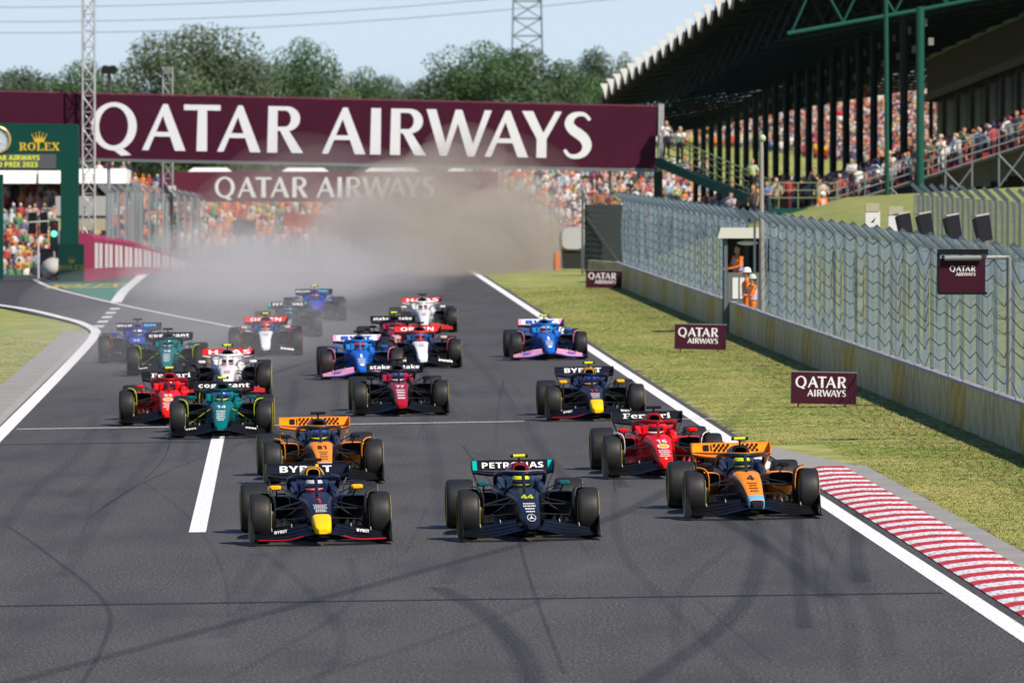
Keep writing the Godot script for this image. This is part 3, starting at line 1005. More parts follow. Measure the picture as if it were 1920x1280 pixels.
func build_car(sp: Dictionary):
	var car := thing("race_car", sp.label, "race car", Vector3.ZERO, "race cars running to the first corner")
	var d: float = sp.d
	var x: float = sp.x
	var up := Vector3(-BANK, 1, 0).normalized()
	var fw := Vector3(sin(deg_to_rad(sp.yaw)), 0, cos(deg_to_rad(sp.yaw)))
	fw = (fw - up * fw.dot(up)).normalized()
	car.transform = Transform3D(Basis(up.cross(fw), up, fw), on(x, d, 0.001))
	var L: Dictionary = sp.team
	var black := mat(.010, .010, .011, .40)
	var carbon := mat(.012, .012, .013, .48)
	var paint := func(c: Array) -> StandardMaterial3D: return mat(c[0], c[1], c[2], .36)
	var body: StandardMaterial3D = paint.call(L.body)
	var white := mat(.8, .8, .8, .5)
	# floor, tub, nose
	obj("floor", CM.floor, carbon, car)
	obj("chassis", CM.chassis, paint.call(L.get("side", L.body)), car)
	obj("cockpit", CM.tub, paint.call(L.get("side", L.body)), car)
	var nose := obj("nose", CM.nose, paint.call(L.get("side", L.body)), car)
	if L.has("top"): obj("nose_panel", CM.panel_wide if L.get("wide", false) else CM.panel, paint.call(L.top), nose)
	if L.has("tip"): obj("nose_tip", CM.tip_short, paint.call(L.tip), nose)
	if L.has("tip_band"): obj("tip_band", CM.tip_band, paint.call(L.tip_band), nose)
	obj("headrest", CM.headrest, paint.call(L.get("rest", L.body)), car)
	var cover := obj("engine_cover", CM.engine_cover, paint.call(L.get("cover", L.body)), car)
	obj("air_intake", CM.airbox_intake, mat(.004, .004, .004, .8), cover)
	obj("intake_lip", CM.airbox_lip, paint.call(sp.get("lip", L.get("lip", L.get("cover", L.body)))), cover)
	if L.has("cap") or sp.has("cap"): obj("intake_cap", CM.airbox_cap, paint.call(sp.get("cap", L.get("cap"))), cover)
	obj("shark_fin", CM.fin, paint.call(L.get("cover", L.body)), cover)
	obj("steering_wheel", CM.steering, carbon, car)
	var halo := obj("halo", CM.halo, paint.call(L.get("halo", [.012, .012, .014])), car)
	if L.has("halo_strip"): obj("halo_strip", CM.halo_strip, paint.call(L.halo_strip), halo)
	obj("camera_stem", CM.camera_stem, black, car)
	var tc := obj("roof_camera", CM.camera_bar, mat(.62, .72, .01, .4) if sp.get("lime", false) else black, car)
	for s in [-1.0, 1.0]: obj("camera_cap", CM.camera_end, black, tc, Vector3(s * .106, 1.10, -2.04))
	# both sides
	for k in ["l", "r"]:
		var s := -1.0 if k == "l" else 1.0
		var pod := obj("sidepod", CM["pod" + k], paint.call(L.get("pod", L.body)), car)
		obj("inlet", CM["inlet" + k], mat(.006, .006, .007, .6), pod)
		obj("floor_fence", CM["fences" + k], paint.call(L.get("fence", [.012, .012, .014])), car)
		for i in 6: obj("suspension_arm", CM["arm%s%d" % [k, i]], paint.call(L.arm) if L.has("arm") and i == 4 else carbon, car)
		for i in 4: obj("suspension_arm", CM["rear_arm%s%d" % [k, i]], carbon, car)
		obj("brake_duct", CM["drum" + k], black, car, Vector3(0, .36, 0))
		obj("brake_duct", CM["rdrum" + k], black, car, Vector3(0, .36, -3.6))
		var df := obj("wheel_deflector", CM["deflector" + k], carbon, car)
		obj("deflector_edge", CM["deflector_edge" + k], paint.call(sp.get("edge", L.get("edge", [.05, .05, .055]))), df)
		var mi := obj("mirror", CM["mirror" + k], paint.call(L.get("mirror", L.body)), car)
		obj("mirror_stay", CM["mirror_stay" + k], carbon, mi)
		for i in 4:
			var bc: Array = L.get("flap", [.006, .006, .007]) if i >= 1 else L.get("main", [.006, .006, .007])
			obj("front_wing_blade", CM["blade%s%d" % [k, i]], mat(bc[0], bc[1], bc[2], .33), car)
		if L.has("edge_line"): obj("edge_line", CM["edge_line" + k], paint.call(L.edge_line), car)
		var ep := obj("front_wing_endplate", CM["endplate" + k], mat(.006, .006, .007, .55), car)
		obj("wing_bracket", CM["wing_bracket" + k], mat(.35, .35, .36, .4), ep)
		obj("wing_bracket", CM["wing_bracket" + k], mat(.35, .35, .36, .4), ep, Vector3(s * -.28, .06, .05))
		obj("rear_wing_endplate", CM["rear_plate" + k], paint.call(L.get("rplate", [.012, .012, .014])), car)
		for q in [["f", .8475, 0.0], ["r", .7975, -3.6]]:
			var w := Node3D.new()
			w.name = "wheel"
			car.add_child(w, true)
			w.position = Vector3(s * q[1], .36, q[2])
			obj("tyre", CM["tyre" + q[0]], tyre_mat(), w)
			obj("rim", CM["rim" + q[0]], mat(.02, .02, .022, .4), w)
			for e in 2:
				var bd := obj("sidewall_band", CM["band" + q[0]], mat(.55, .03, .03, .5) if sp.get("soft", false) else mat(.62, .50, .02, .5), w)
				bd.rotation.y = PI * e
	# rear wing
	obj("rear_wing_plane", CM.rear_main, paint.call(L.get("rmain", [.012, .012, .014])), car)
	var flap := obj("rear_wing_flap", CM.rear_flap, paint.call(L.get("rflap", [.012, .012, .014])), car)
	obj("rear_wing_support", CM.wing_support, carbon, car)
	var tilt := Basis(Vector3.RIGHT, -atan2(.16, .15))
	for t in L.get("words", []):
		var o := obj("lettering", text_mesh(t[0], t[1] * 1.3, t[4] if t.size() > 4 else "Droid Sans"), paint.call(t[3]), flap)
		var bs := tilt
		if t.size() > 5: bs = bs * Basis.from_scale(Vector3(t[5], 1, 1))
		o.transform = Transform3D(bs, Vector3(t[2], .897 - t[1] * .0, -3.915))
	for t in L.get("patches", []):                # flat colour fields on the flap: x0, x1, colour, from, to
		var b := MB.new()
		var p0 := Vector3(0, .826, -3.845).lerp(Vector3(0, .974, -4.002), t[3])
		var p1 := Vector3(0, .826, -3.845).lerp(Vector3(0, .974, -4.002), t[4])
		b.quad(p0 + Vector3(t[0], 0, 0), p1 + Vector3(t[0], 0, 0), p1 + Vector3(t[1], 0, 0), p0 + Vector3(t[1], 0, 0))
		obj("paint_patch", b.done(), paint.call(t[2]), flap)
	# nose print
	if sp.has("number"): sticker(car, sp.number, -.12, .12 if sp.number.length() > 1 else .14, 3.0, paint.call(L.get("num", [.8, .8, .8])))
	if L.has("lines"): print_bars(car, L.lines[0], L.lines[1], L.lines[2], L.lines[3], paint.call(L.lines[4]))
	if L.has("emblem"): star_emblem(car)
	for t in L.get("discs", []):                  # flat round or oblong marks on the nose: z, half width, half length, colour, lift
		var b := MB.new()
		var q := nose_at(t[0])
		var slope: float = (nose_at(t[0] - .1)[2] - nose_at(t[0] + .1)[2]) / .2
		var ring := []
		for i in 20: ring.append(Vector3(cos(TAU * i / 20) * t[1], -slope * sin(TAU * i / 20) * t[2], sin(TAU * i / 20) * t[2]))
		b.fan(ring)
		obj("round_mark", b.done(), paint.call(t[3]), car, Vector3(0, q[2] + t[4], t[0]))
	for t in L.get("wing_words", []):
		for s in [-1.0, 1.0]:
			var o: MeshInstance3D
			if t[0] == "":                        # lettering too small to read: a row of marks
				var mb := MB.new()
				for i in 7: mb.box(Vector3((i - 3) * t[1] * .9, t[1] * .1 * (i % 2), 0), Vector3(t[1] * .62, t[1] * (1.0 - .2 * (i % 2)), .004))
				o = obj("small_print", mb.done(), paint.call(t[2]), car)
				o.set_meta("kind", "stuff")
			else: o = obj("lettering", text_mesh(t[0], t[1]), paint.call(t[2]), car)
			var a := fw_point(.42 * s, .62)
			var e := fw_point(.74 * s, .62)
			var xd = (e - a).normalized() * s
			o.transform = Transform3D(Basis(xd, Vector3(0, .55, -.83) * t[3], Vector3(0, .83, .55)), (a + e) * .5 + Vector3(0, .035, .03))
	# driver: a person sitting in the car
	var dr := obj("person", CM.driver, mat(L.suit[0], L.suit[1], L.suit[2], .8), self)
	dr.transform = car.transform
	tag(dr, sp.driver, "person", "drivers in their cars")
	var he := obj("helmet", CM.helmet, mat(sp.helmet[0], sp.helmet[1], sp.helmet[2], .25, 0, .8), dr, Vector3(0, .745, -1.66))
	obj("visor", CM.visor, mat(.02, .02, .05, .08, .3), he)
	obj("helmet_trim", CM.helmet_trim, mat(sp.trim[0], sp.trim[1], sp.trim[2], .3), he)

func star_emblem(car: Node3D):
	var b := MB.new()
	var q := nose_at(1.0)
	var slope := .30
	var bk := Vector3(0, slope, -1).normalized()
	var ringp := []
	for i in 24:
		var a := TAU * i / 24
		ringp.append([Vector3(cos(a) * .062, 0, 0) + bk * sin(a) * .16, Vector3(cos(a) * .054, 0, 0) + bk * sin(a) * .142])
	for i in 24: b.quad(ringp[i][0], ringp[(i + 1) % 24][0], ringp[(i + 1) % 24][1], ringp[i][1])
	for i in 3:
		var a := PI / 2 + TAU * i / 3
		var tip := Vector3(cos(a) * .054, 0, 0) + bk * sin(a) * .142
		for s in [-1, 1]:
			var n := Vector3(cos(a + s * PI / 3) * .012, 0, 0) + bk * sin(a + s * PI / 3) * .03
			b.tri(Vector3.ZERO, tip, n)
	obj("star_emblem", b.done(), mat(.75, .76, .78, .3), car, Vector3(0, q[2] + .010, .97))

func make_cars():
	make_car_meshes()
	var W := [.8, .8, .8]
	var K := [.012, .012, .014]
	var navy := [.008, .012, .036]
	var rb := {body = navy, tip = [.92, .56, .004], lip = [.88, .47, .005], cap = [.88, .47, .005], mirror = [.88, .47, .01], suit = [.012, .018, .06], rest = [.012, .018, .06], num = [.6, .02, .02], flap = [.006, .007, .012], edge_line = [.5, .01, .02], lines = [.55, .12, 6, .62, W], halo = navy, rflap = [.01, .012, .02],
		words = [["BYB", .098, -.20, W, "Droid Sans", 1.35], ["T", .098, .29, W, "Droid Sans", 1.5]], patches = [[.125, .165, [.8, .45, .01], .05, .95]], wing_words = [["BYBIT", .05, W, 1.3]]}
	var mc := {body = [.008, .013, .028], num = [.62, .62, .02], suit = [.012, .016, .03], rest = [.02, .04, .08], lines = [.78, .25, 4, .6, W], flap = [.006, .009, .018], halo = [.010, .014, .035], emblem = true, halo_strip = [.3, .32, .35],
		words = [["PETRONAS", .088, 0.0, W, "Droid Sans", 1.15]], patches = [[-.585, -.52, [0, .42, .40], .05, .95], [.52, .585, [0, .42, .40], .05, .95]], mirror = [.01, .10, .11]}
	var ml := {body = [.016, .017, .022], side = [.012, .016, .03], top = [.95, .275, .006], wide = true, tip_band = [.18, .42, .62], suit = [.05, .06, .10], rest = [.02, .03, .06], num = K, edge = [.95, .275, .006], pod = [.95, .275, .006], rflap = [.95, .275, .006], rmain = [.85, .235, .006], rplate = [.95, .275, .006], halo = [.02, .025, .035], halo_strip = [.95, .275, .006], lines = [.75, .2, 4, .5, K], cover = K, cap = K,
		patches = [[-.42, -.33, K, .2, .8], [-.30, -.285, K, .15, .85]]}
	for i in 7:
		for j in 3:
			if (i + j) % 2 == 0:
				ml.patches.append([-.26 + i * .035, -.225 + i * .035, K, .12 + j * .26, .38 + j * .26])
				ml.patches.append([.18 + i * .035, .215 + i * .035, K, .12 + j * .26, .38 + j * .26])
	var red := [.72, .006, .006]
	var fe := {body = red, suit = [.5, .01, .012], rest = red, num = W, lines = [.90, .48, 4, .72, W], cover = [.30, .006, .008], halo = [.25, .006, .008], rmain = K, words = [["Ferrari", .092, 0.0, W, "Droid Serif", 1.35]], discs = [[.28, .10, .17, [.8, .8, .8], .010], [.28, .08, .13, [.8, .45, .01], .013], [1.0, .022, .05, [.8, .6, .02], .012]], fence = [.4, .01, .01], cap = [.05, .006, .008], patches = []}
	var blue := [.006, .12, .55]
	var al := {body = blue, suit = [.01, .15, .55], rest = [.02, .25, .62], lines = [.8, .35, 6, .75, W], num = W, discs = [[.12, .03, .24, W, .010], [.92, .06, .1, W, .010]], flap = [.75, .36, .55], main = [.012, .03, .2], rflap = [.72, .74, .8], edge = [.78, .25, .48], cover = [.008, .05, .2], cap = K, halo = [.01, .16, .5],
		words = [["BWT", .10, -.02, [.02, .08, .55], "Droid Sans", 2.1]], patches = [[-.59, -.5, [.8, .3, .52], .02, .98], [.5, .59, [.8, .3, .52], .02, .98]], wing_words = [["BWT", .075, [.02, .06, .5], 1.5]]}
	var ar := {body = K, side = K, top = [.30, .008, .03], wide = true, tip = [.36, .008, .02], suit = [.35, .01, .03], rest = [.32, .01, .03], num = W, lines = [.95, .15, 4, .6, W], halo = K,
		words = [["stake", .085, -.31, W, "Droid Sans", 1.1], ["stake", .085, .31, W, "Droid Sans", 1.1]]}
	var at := {body = [.010, .016, .05], side = [.012, .02, .06], top = [.78, .79, .82], wide = true, tip = [.78, .79, .82], suit = [.6, .62, .66], rest = [.02, .08, .22], rflap = [.62, .03, .02], halo = [.62, .04, .03], mirror = [.72, .5, .45], edge = [.55, .05, .05], cover = K, lines = [.2, -.3, 2, .4, [.3, .32, .36]],
		words = [["ORLEN", .10, 0.0, W, "Droid Sans", 1.5]], wing_words = [["", .06, W, 1.5]]}
	var ha := {body = [.72, .72, .74], side = [.72, .72, .74], suit = [.6, .6, .62], rest = [.72, .72, .74], tip = [.70, .70, .72], rflap = [.60, .02, .02], rmain = [.72, .72, .74], halo = [.70, .70, .72], pod = K, cover = K, flap = [.5, .03, .03], lines = [.3, 0.0, 3, .5, [.5, .05, .05]],
		words = [["HAAS", .10, 0.02, W, "Droid Sans", 2.2]], cap = [.5, .5, .52]}
	var am := {body = [.0, .12, .125], side = [.0, .14, .155], suit = [.0, .11, .10], rest = [.0, .15, .15], num = W, lines = [.95, .2, 6, .7, W], edge = [.45, .62, .01], arm = [.22, .32, .01], halo = [.006, .05, .055], cover = [.004, .02, .022], pod = [.004, .03, .03],
		words = [["cognizant", .09, 0.0, W, "Droid Sans", 1.35]], wing_words = [["", .035, W, 1.3]]}
	var wi := {body = [.008, .035, .40], suit = [.02, .05, .3], rest = [.01, .04, .34], num = W, lines = [.7, .4, 2, .6, [.5, .1, .1]], lip = [.35, .12, .03], cap = [.02, .02, .05], halo = [.01, .03, .24],
		words = [["WILLIAMS", .062, -.30, W, "Droid Sans", 1.1]], patches = [[.14, .22, [.04, .35, .62], .3, .75], [.235, .29, [.04, .35, .62], .3, .7], [.305, .37, [.04, .35, .62], .3, .75], [.385, .45, [.04, .35, .62], .3, .7]], rflap = [.010, .012, .03]}
	var fleet := [
		{x = -2.72, d = 120.7, yaw = 3.8, team = rb, number = "1", helmet = [.55, .56, .62], trim = [.6, .03, .03], label = "dark blue race car number 1 with yellow nose tip, nearest car on the left", driver = "driver in white and red helmet inside the nearest dark blue car"},
		{x = 0.23, d = 121.0, yaw = 3.1, team = mc, number = "44", lime = true, lip = [.5, .01, .02], cap = [.5, .01, .02], helmet = [.62, .70, .01], trim = [.02, .02, .03], label = "black race car number 44 with star emblem on its nose, front middle", driver = "driver in lime yellow helmet inside the black car at front middle"},
		{x = 3.56, d = 126.7, yaw = 2.9, team = ml, number = "4", lime = true, helmet = [.5, .66, .02], trim = [.05, .05, .06], label = "orange and black race car number 4 beside the red and white kerb", driver = "driver in lime helmet inside the orange car beside the kerb"},
		{x = 2.52, d = 142.6, yaw = 2.8, team = fe, number = "16", edge = [.7, .7, .7], helmet = [.55, .01, .01], trim = [.7, .7, .7], label = "red race car number 16 with black camera just behind the orange car on the right", driver = "driver in red helmet inside the red car on the right"},
		{x = -3.15, d = 142.3, yaw = 3.4, team = ml, number = "81", helmet = [.04, .07, .30], trim = [.55, .62, .02], label = "orange race car number 81 tucked right behind the nearest dark blue car", driver = "driver in blue and yellow helmet inside the orange car on the left"},
		{x = 1.68, d = 172.5, yaw = 2.6, team = rb, number = "11", lime = true, helmet = [.02, .06, .32], trim = [.7, .3, .02], label = "dark blue race car number 11 with lime roof camera, right of centre", driver = "driver in blue and orange helmet inside the dark blue car number 11"},
		{x = 0.95, d = 221.2, yaw = 2.7, team = al, lime = true, soft = true, helmet = [.5, .45, .5], trim = [.6, .1, .1], label = "bright blue race car with pink wings running alone along the right edge line", driver = "driver in pale helmet inside the bright blue car by the right edge line"},
		{x = -2.32, d = 177.5, yaw = 2.4, team = ar, number = "77", helmet = [.06, .10, .3], trim = [.7, .7, .75], label = "black race car with dark red nose just beyond the start line, centre", driver = "driver in dark blue helmet inside the red nosed black car at centre"},
		{x = -2.27, d = 214.7, yaw = 2.1, team = at, helmet = [.04, .15, .45], trim = [.6, .05, .05], label = "white nosed race car with red rear wing, right of the pink winged car", driver = "driver in blue helmet inside the white nosed car at centre right"},
		{x = -3.11, d = 228.5, yaw = 1.9, team = ar, lime = true, helmet = [.3, .02, .05], trim = [.7, .7, .7], label = "mostly hidden black race car, rear wing and lime camera showing above the white nosed car", driver = "driver hidden inside the black car behind the white nosed car"},
		{x = -3.63, d = 205.7, yaw = 2.5, team = al, soft = true, helmet = [.62, .03, .02], trim = [.05, .10, .4], label = "bright blue race car with pink wings in mid track, left of the white nosed car", driver = "driver in bright red helmet inside the bright blue car in mid track"},
		{x = -2.64, d = 255.7, yaw = 1.6, team = ha, helmet = [.6, .6, .62], trim = [.5, .03, .03], label = "white race car with red wings, farthest car right of centre", driver = "driver in white helmet inside the farthest white car"},
		{x = -5.64, d = 165.5, yaw = 1.1, team = am, number = "14", lime = true, helmet = [.02, .10, .5], trim = [.65, .62, .05], label = "green race car number 14 standing over the thick white pit exit line", driver = "driver in blue and yellow helmet inside the nearest green car"},
		{x = -7.00, d = 173.7, yaw = 1.4, team = fe, number = "55", lime = true, edge = [.5, .62, .01], helmet = [.3, .01, .02], trim = [.1, .02, .02], label = "red race car number 55 left of the nearest green car", driver = "driver in dark red helmet inside the red car on the left"},
		{x = -6.45, d = 193.2, yaw = 1.5, team = ha, lime = true, helmet = [.62, .6, .6], trim = [.5, .1, .05], label = "white race car with red wings right behind the nearest green car", driver = "driver in white and red helmet inside the white car on the left"},
		{x = -8.57, d = 211.9, yaw = 1.5, team = am, number = "18", helmet = [.02, .22, .25], trim = [.6, .6, .62], label = "green race car number 18, the farther of the two green cars", driver = "driver in teal helmet inside the farther green car"},
		{x = -9.89, d = 224.6, yaw = 1.4, team = wi, number = "23", soft = true, edge = [.55, .06, .05], helmet = [.6, .6, .55], trim = [.05, .08, .3], label = "royal blue race car at the far left, beside the farther green car", driver = "driver in white helmet inside the royal blue car at far left"},
		{x = -6.64, d = 229.9, yaw = 1.4, team = at, lime = true, soft = true, helmet = [.5, .12, .10], trim = [.7, .7, .7], label = "white nosed race car with red rear wing in the left half", driver = "driver in red and white helmet inside the white nosed car on the left"},
		{x = -6.60, d = 252.1, yaw = 1.8, team = mc, lip = [.4, .01, .02], helmet = [.05, .25, .35], trim = [.5, .5, .55], label = "black race car with teal wing tips, second farthest in the left half", driver = "driver in blue green helmet inside the distant black car"},
		{x = -6.33, d = 274.6, yaw = 1.9, team = wi, lime = true, helmet = [.5, .2, .05], trim = [.1, .1, .2], label = "royal blue race car with lime roof camera, the very last of the field", driver = "driver in orange helmet inside the last royal blue car"}]
	for sp in fleet: build_car(sp)

# ------------------------------------------------------------------ bodies: bones joined by a smooth minimum, meshed as surface nets
# bones: [from, to, radius, radius, region]; colours given by region (vertex colours) when cols is not empty
func sdf(bones: Array, cell: float, k: float, cols := [], paint = null) -> ArrayMesh:
	var lo := Vector3(1e9, 1e9, 1e9)
	var hi := -lo
	for q in bones:
		var r := Vector3.ONE * (maxf(q[2], q[3]) + cell * 3.0)
		lo = lo.min(q[0] - r).min(q[1] - r)
		hi = hi.max(q[0] + r).max(q[1] + r)
	var nx := int((hi.x - lo.x) / cell) + 2
	var ny := int((hi.y - lo.y) / cell) + 2
	var nz := int((hi.z - lo.z) / cell) + 2
	var f := PackedFloat32Array()
	var g := PackedInt32Array()
	var bestd := PackedFloat32Array()
	f.resize(nx * ny * nz); f.fill(1.0)
	bestd.resize(nx * ny * nz); bestd.fill(1.0)
	g.resize(nx * ny * nz)
	for q in bones:
		var a: Vector3 = q[0]
		var ba: Vector3 = q[1] - a
		var bb := maxf(ba.length_squared(), 1e-9)
		var r0: float = q[2]
		var r1: float = q[3]
		var pad := Vector3.ONE * (maxf(r0, r1) + cell * 2.5 + k)
		var l0 := ((a.min(q[1]) - pad - lo) / cell).floor()
		var h0 := ((a.max(q[1]) + pad - lo) / cell).ceil()
		for z in range(maxi(0, int(l0.z)), mini(nz, int(h0.z) + 1)):
			for y in range(maxi(0, int(l0.y)), mini(ny, int(h0.y) + 1)):
				for x in range(maxi(0, int(l0.x)), mini(nx, int(h0.x) + 1)):
					var pa := lo + Vector3(x, y, z) * cell - a
					var t := clampf(pa.dot(ba) / bb, 0.0, 1.0)
					var dd := (pa - ba * t).length() - lerpf(r0, r1, t)
					var i := (z * ny + y) * nx + x
					var e := f[i]
					var h := maxf(k - absf(e - dd), 0.0) / k
					f[i] = minf(e, dd) - h * h * k * 0.25
					if dd < bestd[i]:
						bestd[i] = dd
						g[i] = q[4]
	var st := SurfaceTool.new()
	st.begin(Mesh.PRIMITIVE_TRIANGLES)
	st.set_smooth_group(1)
	var vid := {}
	var pos := PackedVector3Array()
	var reg := PackedInt32Array()
	var step := [1, nx, nx * ny]
	for z in nz - 1:
		for y in ny - 1:
			for x in nx - 1:
				var i := (z * ny + y) * nx + x
				var neg := 0
				for c in 8:
					if f[i + (c & 1) + ((c >> 1) & 1) * nx + (c >> 2) * nx * ny] < 0.0: neg += 1
				if neg == 0 or neg == 8: continue
				var sum := Vector3.ZERO
				var cnt := 0
				for e in [[0, 1], [2, 3], [4, 5], [6, 7], [0, 2], [1, 3], [4, 6], [5, 7], [0, 4], [1, 5], [2, 6], [3, 7]]:
					var va := f[i + (e[0] & 1) + ((e[0] >> 1) & 1) * nx + (e[0] >> 2) * nx * ny]
					var vb := f[i + (e[1] & 1) + ((e[1] >> 1) & 1) * nx + (e[1] >> 2) * nx * ny]
					if (va < 0.0) != (vb < 0.0):
						var pa := Vector3(e[0] & 1, (e[0] >> 1) & 1, e[0] >> 2)
						var pb := Vector3(e[1] & 1, (e[1] >> 1) & 1, e[1] >> 2)
						sum += pa.lerp(pb, va / (va - vb))
						cnt += 1
				vid[i] = pos.size()
				pos.append(lo + (Vector3(x, y, z) + sum / cnt) * cell)
				reg.append(g[i])
	var emit := func(a: int, b: int, c: int):
		for v in [a, b, c]:
			if not cols.is_empty(): st.set_color(paint.call(pos[v], reg[v]) if paint != null else cols[reg[v]])
			st.add_vertex(pos[v])
	for z in range(1, nz - 1):
		for y in range(1, ny - 1):
			for x in range(1, nx - 1):
				var i := (z * ny + y) * nx + x
				for ax in 3:
					var inside := f[i] < 0.0
					if inside == (f[i + step[ax]] < 0.0): continue
					var u: int = step[(ax + 1) % 3]
					var w: int = step[(ax + 2) % 3]
					var q := [i - u - w, i - w, i, i - u]
					if not (vid.has(q[0]) and vid.has(q[1]) and vid.has(q[2]) and vid.has(q[3])): continue
					var v := [vid[q[0]], vid[q[1]], vid[q[2]], vid[q[3]]]
					if inside:
						emit.call(v[0], v[2], v[1]); emit.call(v[0], v[3], v[2])
					else:
						emit.call(v[0], v[1], v[2]); emit.call(v[0], v[2], v[3])
	st.generate_normals()
	return st.commit()

# ------------------------------------------------------------------ right-hand verge: wall, fence, boards, booth
const LEAN := 0.02667                           # the straight's heading against -z, radians

func verge(d: float, t: float, h := 0.0) -> Transform3D:      # a place beside the track, x across, z towards the camera along the track
	return Transform3D(Basis(Vector3.UP, LEAN), on(line_x(d) + t, d, h))

func fence_panel_mesh(length: float, low: float, high: float, mesh_only: bool, slack := 1.0, sd := 0) -> ArrayMesh:
	var step := 0.1
	var fr := RandomNumberGenerator.new()
	fr.seed = 900 + sd
	# along z from 0 to -length; wires hang a little slack, so each bay bellies out
	var b := MB.new()
	var belly := func(z: float, y: float) -> float: return -0.04 * slack * sin(TAU * z / length + slack) * sin(clampf((y - low) / (high - low), 0, 1) * PI) - 0.02 * sin(TAU * z / length)
	var wire := func(pts: Array, r: float):
		var rings := []
		for p in pts: rings.append([p + Vector3(0, r, 0) if absf(pts[0].y - pts[-1].y) < .5 else p + Vector3(r, 0, 0), p + Vector3(-r * .87, -r * .5, 0) if absf(pts[0].y - pts[-1].y) < .5 else p + Vector3(-r * .5, 0, r * .87), p + Vector3(r * .87, -r * .5, 0) if absf(pts[0].y - pts[-1].y) < .5 else p + Vector3(-r * .5, 0, -r * .87)])
		b.loft(rings, true, false, false)
	var n := int(length / step)
	for i in (n if mesh_only else 0):
		var z := length * (i + .5) / n
		var pts := []
		for k in 5:
			var y := lerpf(low, high, k / 4.0)
			pts.append(Vector3(belly.call(z, y), y, -z))
		wire.call(pts, .0038)
	var m := int((high - low) / 0.155)
	for j in m + 1:
		var y := lerpf(low, high, float(j) / m)
		var thick := j % 2 == 0
		if thick == mesh_only: continue
		var own := slack * fr.randf_range(.65, 1.35)
		var pts := []
		for k in 13:
			var z := length * k / 12.0
			var sag := .20 * own * (1.0 - pow(2.0 * z / length - 1.0, 2.0))
			pts.append(Vector3(belly.call(z, y) - (.006 if thick else 0.0), y - sag, -z))
		wire.call(pts, .011 if thick else .0022)
	return b.done()

